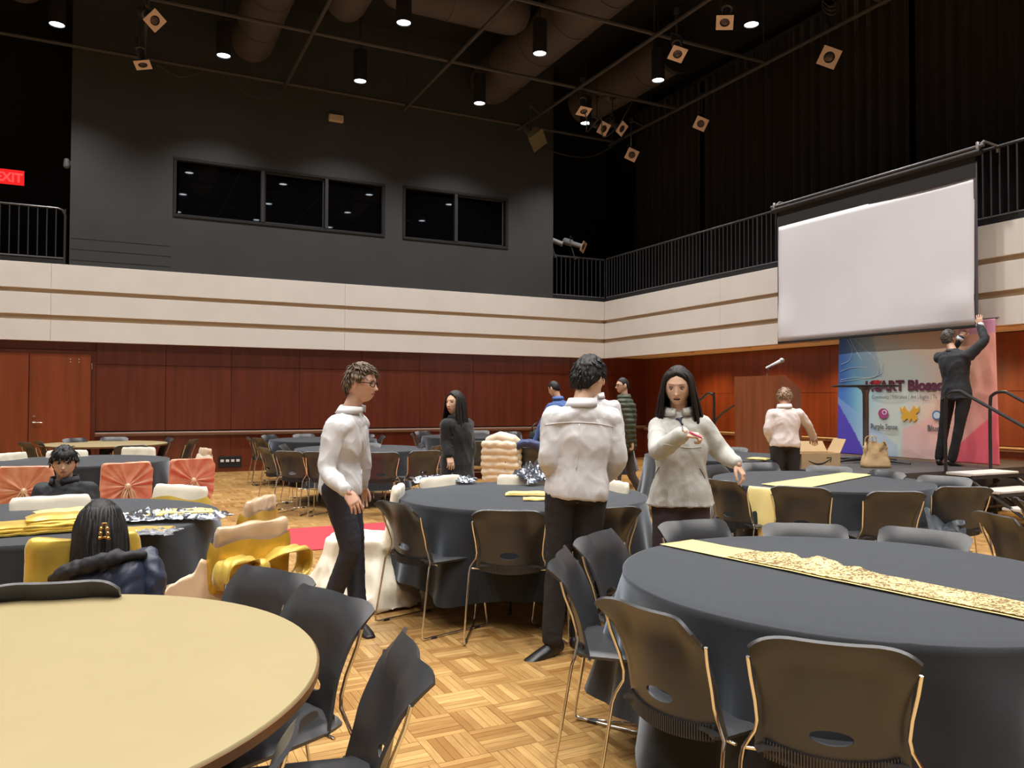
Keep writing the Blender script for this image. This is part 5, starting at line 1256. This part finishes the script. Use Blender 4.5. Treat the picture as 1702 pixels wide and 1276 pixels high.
# 10 woman seated with her back to us
d = 3.62
hd = W(167, 876, d)
person('woman with black hair in a claw clip seated with her back to us',
  dict(head=hd, neck=W(166, 925, d+.05), sL=W(110, 955, d+.08), sR=W(222, 950, d+.10), eL=W(95, 1010, d+.3), wL=W(130, 990, d+.45), eR=W(235, 1005, d+.3), wR=W(205, 985, d+.45),
       hipL=W(140, 1010, d+.42), hipR=W(190, 1010, d+.42), kneeL=W(128, 1010, d+.8), kneeR=W(200, 1010, d+.8), ankL=W(132, 1060, d+.85), ankR=W(198, 1060, d+.85), toeL=W(130, 1065, d+1.0), toeR=W(200, 1065, d+1.0)),
  mixd(-.42, .88, -.2), m_skin2, dict(cap=1, style='long', T=(.020, .022, .026), namp=.002, long=240, zend=-.17, mat=m_hairbk, seed=61, fmin=85, spread=.02, out=.022),
  dict(mat=m_coat, name='jumper', bulk=.02, lo=.15, collar=0), BLK, fem=1)
cl = MB()
for s in (-1, 1):
    q = [W(173+s*4+dx, y, d-.14) for dx, y in ((0, 872), (s*1.5, 883), (s*1, 896))]
    cl.add(tube(smooth_path(q, 3), .005, 6))
    for k in range(3): cl.add(ellipsoid(W(173+s*(5+k), 878+8*k, d-.145), (.009, .009, .009), 8, 6))
cl.add(tube([W(166, 895, d-.145), W(173, 893, d-.15), W(182, 894, d-.145)], .006, 6)).add(tube([W(170, 870, d-.12), W(178, 870, d-.12)], .005, 6))
tag(obj('hair_clip', cl, m_gold_metal), 'gold claw clip in the black hair of the seated woman', 'hair clip')

# seams, buttons and zips laid on the clothes
from mathutils.bvhtree import BVHTree
def on_cloth(label, pts, off=.003, k=8):
    V, F = CLOTH[label]; bvh = BVHTree.FromPolygons(V.tolist(), F); out = []
    for q in smooth_path([np.array([*a, 0.]) for a in pts], k):
        d_ = nrm(CF+(q[0]-851)/FPX*CR-(q[1]-638)/FPX*CU); h = bvh.ray_cast(Vector(CAM), Vector(d_))
        if h[0] is not None: out.append(np.array(h[0])-d_*off)
    return out
def seam(label, nm, pts, r, m, off=.002):
    q = on_cloth(label, pts, off)
    if len(q) < 2: return
    rt = [o for o in COL.objects if o.get('label') == label][0]
    o = obj(nm, MB().add(tube(q, r, 6, up=-CF)), m, rt, 180); o.matrix_parent_inverse = Matrix.Translation(rt.location).inverted()
def dots(label, nm, pts, r, m):
    rt = [o for o in COL.objects if o.get('label') == label][0]
    for q in pts:
        h = on_cloth(label, [q, (q[0]+.1, q[1]+.1)], .002, 1)
        if h: o = obj(nm, MB().add(ellipsoid(h[0], (r, r, r), 10, 6)), m, rt, 180); o.matrix_parent_inverse = Matrix.Translation(rt.location).inverted()
P1, P2, P3, P4 = 'boy in glasses and white shirt walking past the dark tables', 'person in white shirt with his back to us at the middle table', 'girl with long dark hair in a light grey fleece, arm stretched out', 'woman in a long black coat standing by the far chairs'
seam(P1, 'placket', [(596, 697), (601, 725), (603, 755), (600, 788)], [(.003, .010)]*40, m_shirt)
dots(P1, 'button', [(598, 706), (602, 730), (603, 752), (601, 774)], .0045, m_outlet)
seam(P2, 'yoke_seam', [(905, 706), (940, 702), (985, 703), (1020, 709)], .003, m_shirt)
seam(P2, 'back_pleat', [(963, 704), (961, 740), (958, 780)], .0035, m_shirt)
seam(P3, 'undershirt', [(1129, 694), (1131, 699), (1133, 704)], [(.002, .030), (.002, .028), (.002, .024), (.002, .020), (.002, .016), (.002, .014), (.002, .012), (.002, .010)]+[(.002, .008)]*3+[(.002, .006)]*8, m_navyj, .003)
seam(P3, 'zip', [(1133, 704), (1134, 708), (1135, 716)], .0035, m_greyink)
dots(P3, 'zip_pull', [(1134, 705)], .007, m_ink)
seam(P3, 'pocket_seam', [(1087, 795), (1091, 784), (1096, 776)], .003, m_greyink)
seam(P3, 'pocket_seam', [(1163, 778), (1168, 786), (1172, 795)], .003, m_greyink)
seam(P3, 'chest_seam', [(1104, 738), (1128, 742), (1150, 744), (1166, 742)], .0025, m_fleece)
seam(P4, 'lapel', [(748, 697), (750, 708), (752, 722)], [(.004, .014)]*30, m_coat, .004)
dots(P4, 'button', [(752, 728), (752, 742)], .009, m_ink)

# ------------------------------------------------------------------ covered chairs
def rrect(w, d, n=32, e=3.2):
    a = np.linspace(0, 2*PI, n, endpoint=False); ca, sa = np.cos(a), np.sin(a); k = 1/(np.abs(ca)**e+np.abs(sa)**e)**(1/e); return np.stack([ca*k*w/2, sa*k*d/2], 1)
def rloft(levels, n=32):
    P = [np.column_stack([rrect(w, d, n)+np.array([0, y]), np.full(n, z)]) for z, w, d, y in levels]
    V, F = grid(np.array(P), wrap=True); m = len(levels); return V, F+[tuple(range(n))[::-1], tuple((m-1)*n+j for j in range(n))]
def covered_chair(px, py, label, heading, cover, group, sash=None, bow=None, pleat=None, spread=1.0, z=.83, wr=.010, seed=1, loc=None, skirt=True, lean=0):
    p = onz(px, py, z); h = heading
    ox, oy = p[0]+.28*math.cos(h), p[1]+.28*math.sin(h)
    t = thing('covered_chair', label, 'chair', (ox, oy, 0), h-PI/2, group)
    mb = MB(); mb.add(rloft([(.40, .48, .11, -.24), (.55, .475, .09, -.255), (.70, .47, .08, -.275), (.80, .46, .075, -.29), (.83, .43, .06, -.293)]))
    if skirt: mb.add(rloft([(.012, .60*spread, .62*spread, -.02), (.15, .56*spread**.7, .57*spread**.7, -.02), (.35, .49, .51, -.02), (.455, .48, .49, -.02), (.47, .45, .46, -.02)]))
    V, F, N = remesh(mb, .014, 3)
    fo = ((1-np.abs(vnoise(V*np.array([1, 1, .12]), 8, seed)))**3-.45)*np.clip((.46-V[:, 2])/.4, 0, 1)*.055+vnoise(V*np.array([1, 1, .5]), 10, seed+3)*wr
    N2 = N.copy(); V = V+N2*fo[:, None]; V[:, 2] = np.maximum(V[:, 2], .004)
    obj('cover', MB().add((V, F)), cover, t, 180)
    if sash:
        n = 48; R = []
        for zz, k in ((.50, .012), (.54, .022), (.62, .020), (.70, .022), (.745, .012)):
            w = np.interp(zz, [.4, .83], [.48, .45]); y = np.interp(zz, [.4, .83], [-.24, -.293]); r = rrect(w+2*k, .085+2*k, n); R.append(np.column_stack([r+np.array([0, y]), zz+.012*np.sin(np.arange(n)*.55+zz*20)]))
        V, F = grid(np.array(R), wrap=True); obj('sash', MB().add((V, F)), sash, t, 180)
    def strip(nm, pts, ws, m, rip=3):
        pts = smooth_path(pts, 6); T_, X_, Y_ = frames(pts, (1, 0, 0)); q = len(pts); P = np.zeros((q, 9, 3))
        for i in range(q):
            w = np.interp(i/(q-1), np.linspace(0, 1, len(ws)), ws)
            for j in range(9): u = -1+j/4; P[i, j] = pts[i]+X_[i]*u*w+Y_[i]*.018*math.sin(u*rip*2+i*.3)
        obj(nm, MB().add(sheet(P, .003)), m, t, 180)
    if bow:
        c = np.array([0, -.33, .60])
        for s in (-1, 1):
            lp = MB(); ring = smooth_path([c, c+np.array([.10*s, -.05, .07]), c+np.array([.24*s, -.06, .07]), c+np.array([.27*s, -.05, -.02]), c+np.array([.20*s, -.05, -.07]), c+np.array([.08*s, -.03, -.03])], 6, closed=True)
            P = np.zeros((len(ring), 7, 3))
            for i, q in enumerate(ring):
                f = min(1, np.linalg.norm(q-c)/.12)
                for j in range(7): P[i, j] = q+np.array([0, (-.5+j/6)*.12*(.3+.7*f), .012*math.sin(j*2.2+i*.5)*f])
            obj('bow_loop', lp.add(sheet(P, .003)), bow, t, 180)
            strip('bow_tail', [c, c+np.array([.09*s, -.05, -.10]), c+np.array([.20*s, -.07, -.22]), c+np.array([.26*s, -.08, -.32])], [.03, .06, .085, .10], bow)
        obj('knot', MB().add(ellipsoid(c+np.array([0, -.03, 0]), (.045, .04, .05), 14, 10)), bow, t, 180)
    if pleat:
        n, m_ = 96, 14; P = np.zeros((m_, n, 3)); c = np.array([.0, .60])
        for i in range(m_):
            for j in range(n):
                a = 2*PI*j/n; rr = (i+.3)/(m_-.7); ca, sa = math.cos(a), math.sin(a); k = 1/max(abs(ca)/.235, abs(sa)/.225); k = min(k, .285)
                x, zz = c[0]+ca*k*rr, c[1]+sa*k*rr; y = np.interp(zz, [.4, .83], [-.24, -.293])-.052-(.008*math.sin(11*a+2.5*math.sin(2*a+seed))+.007*math.sin(19*a+3*math.sin(3*a+seed*2))+.012*mnoise.noise(Vector((ca*2.5+seed, sa*2.5, rr*1.5))))*min(1, rr*2.2)*(1-.35*rr)-.02*math.exp(-(rr/.25)**2)
                P[i, j] = (x, y, zz)
        V, F = grid(P, wrap=True); obj('gathered_panel', MB().add((V, F), 0).add((V+np.array([0, .004, 0]), F)), pleat[0], t, 180, ) if False else obj('gathered_panel', MB().add((V, F)), pleat[0], t, 180)
        obj('knot', MB().add(ellipsoid((.0, -.345, .60), (.028, .03, .035), 12, 8)), pleat[1], t, 180)
        for s in (-1, 1): strip('tail', [(.01*s, -.35, .59), (.04*s, -.36, .50), (.05*s+.02, -.355, .38), (.06*s+.02, -.35, .28)], [.018, .03, .05, .06], pleat[1])
    return t
def to(tb, px, py, z=.83): p = onz(px, py, z); c = TB[tb]; return math.atan2(c[1]-p[1], c[0]-p[0])
GC = 'satin covered chairs'
covered_chair(140, 900, 'gold satin covered chair with its back to us, holding the seated woman and her jacket', to('T5', 140, 900, .8), m_gold, GC, z=.80, seed=2, wr=.02)
covered_chair(85, 824, 'white covered chair top in front of the seated boy', to('T5', 85, 824), m_ivory, GC, seed=3)
covered_chair(300, 806, 'white covered chair with a gold sash beyond the foil on the table', to('T5', 300, 806), m_ivory, GC, sash=m_gold, seed=4)
covered_chair(430, 826, 'champagne covered chair with gold sash, farther one near the red carpet', 2.6, m_champ, GC, sash=m_goldd, seed=5, spread=1.1, wr=.018)
covered_chair(418, 866, 'champagne covered chair with the big gold bow behind the tan table', 2.15, m_champ, GC, sash=m_goldd, bow=m_gold, seed=6, spread=1.25, wr=.018)
pa, pc = onz(660, 806, .84), onz(604, 892, .47)
covered_chair(660, 806, 'ivory satin covered chair with a wide draped skirt beside the walking boy', math.atan2(pc[1]-pa[1], pc[0]-pa[0]), m_ivory, GC, seed=7, spread=1.35, wr=.014)
covered_chair(734, 791, 'white covered chair top behind the foil strip on the middle table', to('T3', 734, 791), m_ivory, GC, seed=8)
covered_chair(872, 789, 'white covered chair top behind the clear plastic on the middle table', to('T3', 872, 789), m_ivory, GC, seed=9)
covered_chair(1020, 798, 'white covered chair top at the hanging hand near the middle table', to('T3', 1020, 798), m_ivory, GC, seed=10)
G6 = 'coral covered chairs in front of the seated boy'
covered_chair(44, 776, 'coral satin covered chair at the picture edge left of the seated boy', to('T6', 44, 776), m_pink, G6, pleat=(m_pink, m_champ), seed=11, z=.82)
covered_chair(210, 770, 'coral satin covered chair with a knotted back, right of the seated boy', to('T6', 210, 770), m_pink, G6, pleat=(m_pink, m_champ), seed=12, z=.82)
covered_chair(318, 763, 'coral satin covered chair seen at an angle, next to the champagne drape', to('T6', 318, 763)-.3, m_pink, G6, pleat=(m_pink, m_champ), seed=13, z=.82)
covered_chair(340, 744, 'champagne draped chair with shiny folds at the end of the row', to('T6', 340, 744)-.2, m_champ, GC, seed=14, spread=1.1, wr=.02, sash=m_ivory)
covered_chair(22, 752, 'white covered chair top in front of the door, at the picture edge', to('T6', 22, 752), m_ivory, GC, seed=15)
covered_chair(112, 748, 'white covered chair top behind the head of the seated boy', to('T6', 112, 748), m_ivory, GC, seed=16)
covered_chair(230, 743, 'white covered chair top in front of the far tan table', to('T6', 230, 743), m_ivory, GC, seed=17)
# loose satin spread toward the tan table
def cloth_sheet(name, label, cat, corners, nu, nv, m, amp=.02, fr=5, seed=0, sag=0, thick=.004, group=None, two=None, pmat=None):
    """corners: 4 points (a0, a1, b1, b0)"""
    a0, a1, b1, b0 = [np.asarray(c, float) for c in corners]; P = np.zeros((nv, nu, 3))
    for i in range(nv):
        for j in range(nu):
            u, v = j/(nu-1), i/(nv-1); p = (a0*(1-u)+a1*u)*(1-v)+(b0*(1-u)+b1*u)*v
            nz = mnoise.noise(Vector((u*fr+seed, v*fr*.35, seed)))+.5*mnoise.noise(Vector((u*fr*2.5+seed, v*fr, seed+4)))
            P[i, j] = p+np.array([0, 0, amp*nz-sag*math.sin(PI*v)])
    o = obj(name, MB().add(sheet(P, thick)), m, None, 180); return tag(o, label, cat, group) if label else o
qa, qb = W(408, 893, 4.0), W(258, 990, 3.62)
dn = lambda q_, dx: np.array([q_[0]+dx*.2, q_[1]-abs(dx)*.5, .02])
cloth_sheet('satin_drape', 'champagne satin length falling from the gold bow chair toward the seated woman', 'cloth', [qa, qb, dn(qb, -.1), dn(qa, .3)], 40, 30, m_champ, .05, 5, 3, 0)
# ------------------------------------------------------------------ things on the tables
def pad(label, cat, px, py, w, d, h, rz, m, seed, z0=.757, group=None, name='folded_cloth', layers=3):
    p = onz(px, py, z0); t = thing(name, label, cat, (p[0], p[1], z0), rz, group)
    for k in range(layers):
        r = random.Random(seed*10+k); n = 12; P = np.zeros((9, n, 3)); ww, dd = w*(1-.05*k*r.random()), d*(1-.06*k*r.random())
        for i in range(9):
            for j in range(n):
                u, v = -1+2*j/(n-1), -1+i/4; e = max(abs(u), abs(v))
                P[i, j] = (u*ww/2+r.uniform(-.004, .004), v*dd/2+.01*k, h*(k+.6)/layers*(1-.25*max(0, e-.7)/.3)+.006*mnoise.noise(Vector((u*2+seed, v*2, k*3.))))
        obj('fold', MB().add(sheet(P, h/layers*.55)), m, t, 60)
    return t
GP = 'gold fabric packs on the table'
pad('folded gold cloth with a pointed corner, nearest the picture edge', 'cloth', 30, 884, .42, .26, .05, .2, m_gold, 1, group=GP)
pad('stack of gold brown fabric packs left of the seated woman', 'cloth', 96, 880, .34, .24, .085, .1, m_gold, 2, group=GP, layers=5)
pad('gold fabric pack lying beyond the stack', 'cloth', 112, 863, .30, .22, .06, .3, m_goldp, 3, group=GP)
pad('flat gold folded cloth right of the seated woman', 'cloth', 228, 884, .34, .16, .02, -.35, m_gold, 4, group=GP)
pad('gold folded cloth lying on the crinkled foil', 'cloth', 300, 857, .36, .16, .035, -.2, m_goldp, 5, group=GP, z0=.775)
def crumple(label, px, py, w, d, h, rz, m, seed, z0=.756, name='plastic_film'):
    p = onz(px, py, z0); n, k = 56, 30; P = np.zeros((k, n, 3))
    for i in range(k):
        for j in range(n):
            u, v = -1+2*j/(n-1), -1+2*i/(k-1); q = Vector((u*6*w/.5+seed, v*5*d/.3, seed)); e = max(0, 1-(u*u*.6+v*v)*.75)
            P[i, j] = (u*w/2*(1+.30*mnoise.noise(Vector((v*4, seed, 1))))+.02*mnoise.noise(q*2), v*d/2*(1+.45*mnoise.noise(Vector((u*5, seed, 2))))+.02*mnoise.noise(q*1.7), h*(.12+.88*e)*(.35+1.1*abs(mnoise.noise(q*1.3))+.5*abs(mnoise.noise(q*3)))+.003)
    c, s = math.cos(rz), math.sin(rz); o = obj(name, MB().add(sheet(P, .0015)), m, None, 20); o.location = (p[0], p[1], z0+.004); o.rotation_euler = (0, 0, rz); return tag(o, label, 'plastic')
crumple('crinkled clear foil under the gold cloth on the near left table', 282, 863, .62, .26, .05, -.25, m_foil, 2)
crumple('clear plastic sleeve at the edge of the near left table', 258, 886, .22, .2, .015, -.4, m_plasticbag, 5)
crumple('crinkled foil strip at the far left edge of the middle table', 738, 803, .50, .2, .07, -.3, m_foil, 7)
crumple('heap of crinkled clear plastic beside the man with his back turned', 893, 802, .42, .34, .17, .2, m_foil, 9)
pad('longer gold folded cloth with a pointed end on the middle table', 'cloth', 892, 822, .46, .14, .02, -.46, m_goldp, 6, group='gold cloths on the middle table')
pad('shorter gold folded cloth half hidden by the man with his back turned', 'cloth', 900, 830, .26, .10, .012, -.46, m_goldp, 7, group='gold cloths on the middle table')
pad('small pale gold napkin on the table close to the stage', 'cloth', 1262, 763, .26, .22, .02, .5, m_goldp, 8)
# runners
def pat_mat():
    m = mat('gold_pattern', (.80, .64, .25), .5, sheen=.2); nt = m.node_tree; b = nt.nodes['Principled BSDF']; L = nt.links.new
    tc = nt.nodes.new('ShaderNodeTexCoord'); n = nt.nodes.new('ShaderNodeTexNoise'); n.inputs['Scale'].default_value = 38; n.inputs['Detail'].default_value = 3; n.inputs['Distortion'].default_value = 2.2
    n2 = nt.nodes.new('ShaderNodeTexNoise'); n2.inputs['Scale'].default_value = 7
    r = nt.nodes.new('ShaderNodeValToRGB'); r.color_ramp.interpolation = 'EASE'; r.color_ramp.elements[0].position = .46; r.color_ramp.elements[1].position = .56
    r.color_ramp.elements[0].color = (.17, .095, .03, 1); r.color_ramp.elements[1].color = (.82, .68, .30, 1)
    L(tc.outputs['Object'], n.inputs['Vector']); L(tc.outputs['Object'], n2.inputs['Vector'])
    ma = nt.nodes.new('ShaderNodeMath'); ma.operation = 'MULTIPLY_ADD'; L(n2.outputs['Fac'], ma.inputs[0]); ma.inputs[1].default_value = .25; ma.inputs[2].default_value = -.12
    mb_ = nt.nodes.new('ShaderNodeMath'); mb_.operation = 'ADD'; L(n.outputs['Fac'], mb_.inputs[0]); L(ma.outputs[0], mb_.inputs[1])
    L(mb_.outputs[0], r.inputs['Fac']); L(r.outputs['Color'], b.inputs['Base Color']); return m
m_pat = pat_mat(); zr = .7585
r2 = thing('table_runner', 'long pale gold runner with brown floral print across the near black cloth', 'table runner', (*TB['T2'], zr))
A0, B0 = onz(1097, 904, zr), onz(1152, 896.5, zr); dr = nrm((onz(1702, 1029, zr)-A0)); L_ = 1.86
A1 = A0+dr*L_; B1 = B0+dr*L_; f0 = .21
def rpart(nm, fa, fb, m, up, ed=0, wide=0):
    P = np.zeros((60, 12, 3)); wv = nrm(B0-A0)
    for i in range(60):
        f = fa+(fb-fa)*i/59
        for j in range(12):
            u = j/11; p = (A0+(A1-A0)*f)*(1-u)+(B0+(B1-B0)*f)*u; fr_ = max(0, (u-.6)/.4)*math.exp(-((f-.37)/.12)**2)
            p = p+wv*(u-.5)*wide+wv*fr_*.05*(.8+.35*math.sin(f*110)+.2*math.sin(f*47)); P[i, j] = p+np.array([0, 0, up+.002*mnoise.noise(Vector((f*14, u*3, 1)))+fr_*.012*(1+math.sin(f*60+u*4))])
    o = obj(nm, MB().add(sheet(P, .002)), m, r2, 180); o.matrix_parent_inverse = Matrix.Translation(r2.location).inverted()
rpart('runner_base', 0, 1, m_goldp, 0); rpart('printed_overlay', f0, 1, m_pat, .006, wide=-.02)
r4 = thing('table_runner', 'plain pale gold runner with one end hanging over the table edge', 'table runner', (*TB['T4'], zr))
A0, B0 = onz(1265, 804, zr), onz(1331, 812.5, zr); A1, B1 = onz(1402, 785, zr), onz(1452, 788.5, zr)
P = np.zeros((40, 10, 3))
for i in range(40):
    for j in range(10): f, u = i/39, j/9; P[i, j] = (A0+(A1-A0)*f)*(1-u)+(B0+(B1-B0)*f)*u+np.array([0, 0, .002*mnoise.noise(Vector((f*6, u*3, 2)))])
o = obj('runner_top', MB().add(sheet(P, .002)), m_goldp, r4, 180); o.matrix_parent_inverse = Matrix.Translation(r4.location).inverted()
P = np.zeros((24, 10, 3)); c4 = np.array([*TB['T4'], 0])
for i in range(24):
    for j in range(10):
        f, u = i/23, j/9; p = A0*(1-u*.55)+B0*u*.55; out = nrm((p-c4)*np.array([1, 1, 0])); rad = .945+.075*f**.6
        q_ = c4+out*(rad+.008*math.sin(u*9+f*3)); P[i, j] = (q_[0], q_[1], .752-.46*f)
o = obj('hanging_end', MB().add(sheet(P, .002)), m_goldp, r4, 180); o.matrix_parent_inverse = Matrix.Translation(r4.location).inverted()
# bunched black cloth resting on the chair by the stage table
q = [onz(1536, 845, .62), onz(1600, 850, .55), onz(1606, 885, .47), onz(1548, 892, .47)]
cloth_sheet('cloth_bunch', 'bunched end of black tablecloth thrown over a chair near the stage', 'cloth', q, 26, 20, m_cloth, .035, 4, 9)
# ------------------------------------------------------------------ jackets
def jacket_on(chair, label, name, m, puff):
    t = thing(name, label, 'jacket', tuple(chair.location), chair.rotation_euler[2])
    return t
tp = jacket_on(PUF, 'cream quilted puffer jacket hung over a far chair', 'puffer_jacket', m_cream, .02)
mb = MB()
for k in range(7):
    zz = .30+.092*k; w = .47-.02*abs(k-3); mb.add(cap_tube([(-w/2, -.35-.01*k, zz), (0, -.37-.01*k, zz+.012), (w/2, -.35-.01*k, zz)], [(.056, .06)]*3, 12, up=(0, 0, 1)))
V, F, N = remesh(mb, .013, 2); V = V+N*(vnoise(V, 14, 2)*.012)[:, None]; obj('back_panel', MB().add((V, F)), m_cream, tp, 180)
mb = MB().add(cap_tube([(-.16, -.34, .90), (0, -.36, .95), (.18, -.33, .91), (.24, -.28, .86)], [(.07, .09), (.085, .10), (.08, .10), (.06, .07)], 14)); V, F, N = remesh(mb, .013, 2); obj('hood', MB().add((V, F)), m_cream, tp, 180)
for s in (-1, 1):
    mb = MB()
    for k in range(5): mb.add(ellipsoid((.22*s, -.30, .78-.085*k), (.07, .075, .058), 12, 8))
    V, F, N = remesh(mb, .013, 2); obj('sleeve', MB().add((V, F)), m_cream, tp, 180)
tn = jacket_on(NAV, 'navy coat slung in an arch over a far chair', 'coat', m_navyj, 0)
mb = MB().add(cap_tube(smooth_path([(-.27, -.33, .42), (-.26, -.36, .62), (-.14, -.34, .83), (.06, -.33, .88), (.22, -.33, .80), (.32, -.32, .60), (.36, -.30, .38)], 4), [(.05, .06), (.055, .08), (.06, .085), (.06, .09)]+[(.055, .085)]*18+[(.05, .07)]*3, 14)); V, F, N = remesh(mb, .012, 2); V = V+N*(vnoise(V, 16, 6)*.016)[:, None]; obj('coat_body', MB().add((V, F)), mat('navy_coat', (.035, .05, .14), .7), tn, 180)
obj('collar', MB().add(cap_tube([(-.05, -.30, .90), (.05, -.33, .92), (.14, -.31, .88)], [(.02, .05)]*3, 10)), mat('navy_collar', (.03, .04, .11), .7), tn, 180)
# jacket over the seated woman's chair
tj = thing('jacket', 'shiny navy jacket with hood hung over the gold chair of the seated woman', 'jacket', tuple(W(175, 950, 3.55)))
def WJ(px, py, d): return W(px, py, d)
g_ = [[(92, 958, 3.50), (118, 942, 3.46), (150, 930, 3.44), (185, 922, 3.44), (222, 916, 3.46), (243, 924, 3.52)],
      [(92, 968, 3.42), (120, 955, 3.38), (152, 945, 3.36), (188, 936, 3.36), (226, 928, 3.40), (250, 938, 3.50)],
      [(88, 985, 3.40), (120, 975, 3.35), (155, 968, 3.33), (190, 960, 3.33), (230, 955, 3.37), (256, 962, 3.48)],
      [(86, 1010, 3.40), (120, 1005, 3.34), (155, 1000, 3.32), (192, 996, 3.32), (232, 992, 3.36), (258, 995, 3.48)],
      [(90, 1050, 3.42), (122, 1048, 3.36), (155, 1045, 3.34), (192, 1042, 3.34), (230, 1040, 3.38), (254, 1042, 3.50)]]
G0 = np.array([[W(*c) for c in r] for r in g_]); up_ = []
for i in range(41):
    fi = i/40*4; a = min(int(fi), 3); f = fi-a; up_.append([])
    for j in range(51):
        fj = j/50*5; b2 = min(int(fj), 4); h = fj-b2
        def cr(v0, v1, v2, v3, t): return .5*((2*v1)+(-v0+v2)*t+(2*v0-5*v1+4*v2-v3)*t*t+(-v0+3*v1-3*v2+v3)*t**3)
        rows_ = [cr(*[G0[min(max(a+k, 0), 4), min(max(b2+l, 0), 5)] for l in (-1, 0, 1, 2)], h) for k in (-1, 0, 1, 2)]
        p = cr(*rows_, f); p = p-np.array([CF[0], CF[1], 0])*(.016*mnoise.noise(Vector((j*.16, i*.12, 3)))+.010*mnoise.noise(Vector((j*.35+i*.3, i*.15, 8))))
        up_[-1].append(p)
inv = Matrix.Translation(tj.location).inverted()
o = obj('jacket_back', MB().add(sheet(np.array(up_), .008)), m_navyj, tj, 180); o.matrix_parent_inverse = inv
hp = [W(90, 962, 3.42), W(112, 950, 3.37), W(150, 938, 3.35), W(195, 926, 3.35), W(236, 921, 3.42)]
mb = MB().add(cap_tube(smooth_path(hp, 4), [(.022, .03)]*3+[(.034, .045)]*10+[(.022, .03)]*4, 12)); V, F, N = remesh(mb, .008, 2); V = V+N*(vnoise(V, 30, 4)*.010)[:, None]
o = obj('hood', MB().add((V, F)), mat('hood_lining', (.012, .012, .016), .7), tj, 180); o.matrix_parent_inverse = inv
mb = MB().add(limb(W(244, 926, 3.48), W(256, 965, 3.44), W(250, 1030, 3.42), [.05, .055, .055, .05, .045])); V, F, N = remesh(mb, .010, 2); V = V+N*(vnoise(V, 22, 4)*.012)[:, None]
o = obj('sleeve', MB().add((V, F)), m_navyj, tj, 180); o.matrix_parent_inverse = inv
# black bag on the far table, red carpet, pen
p = onz(893, 733, .76); bg = thing('handbag', 'black bag with a glossy strap lying on the far table', 'bag', (p[0]+.25, p[1]+.3, .757), .3)
mb = MB().add(rloft([(.004, .50, .26, 0), (.05, .54, .28, 0), (.14, .50, .22, 0), (.19, .42, .12, 0)])); V, F, N = remesh(mb, .014, 3); obj('bag_body', MB().add((V, F)), m_hood, bg, 180)
obj('strap', MB().add(tube(smooth_path([(-.24, 0, .13), (-.20, .02, .26), (-.02, .03, .32), (.14, .0, .30), (.22, 0, .14)], 6), [(.006, .022)]*25, 8)), mat('glossy_strap', (.02, .017, .015), .2), bg, 180)
rc = thing('red_carpet', 'red carpet strip lying across the parquet behind the walking boy', 'carpet', (1.3, 8.33, 0))
obj('pile', MB().add(box((0, 0, .006), (3.5, 1.32, .008), 0, .003)), m_red, rc, 0)
for s in (-1, 1): obj('bound_edge', MB().add(box((0, .662*s, .006), (3.5, .02, .011), 0, .004)), m_red, rc, 0)
pen = thing('pen', 'pink pen held in the outstretched hand of the girl in the fleece', 'pen', tuple(W(1158, 721, 4.24)))
a_, b_ = W(1147, 718, 4.27)-np.array(pen.location), W(1166, 727, 4.22)-np.array(pen.location)
obj('barrel', MB().add(cap_tube([a_, b_], [.0055, .0055], 10)), mat('pen_pink', (.6, .06, .16), .35), pen); obj('tip', MB().add(cap_tube([b_, b_+nrm(b_-a_)*.012], [.004, .0015], 8)), m_outlet, pen)
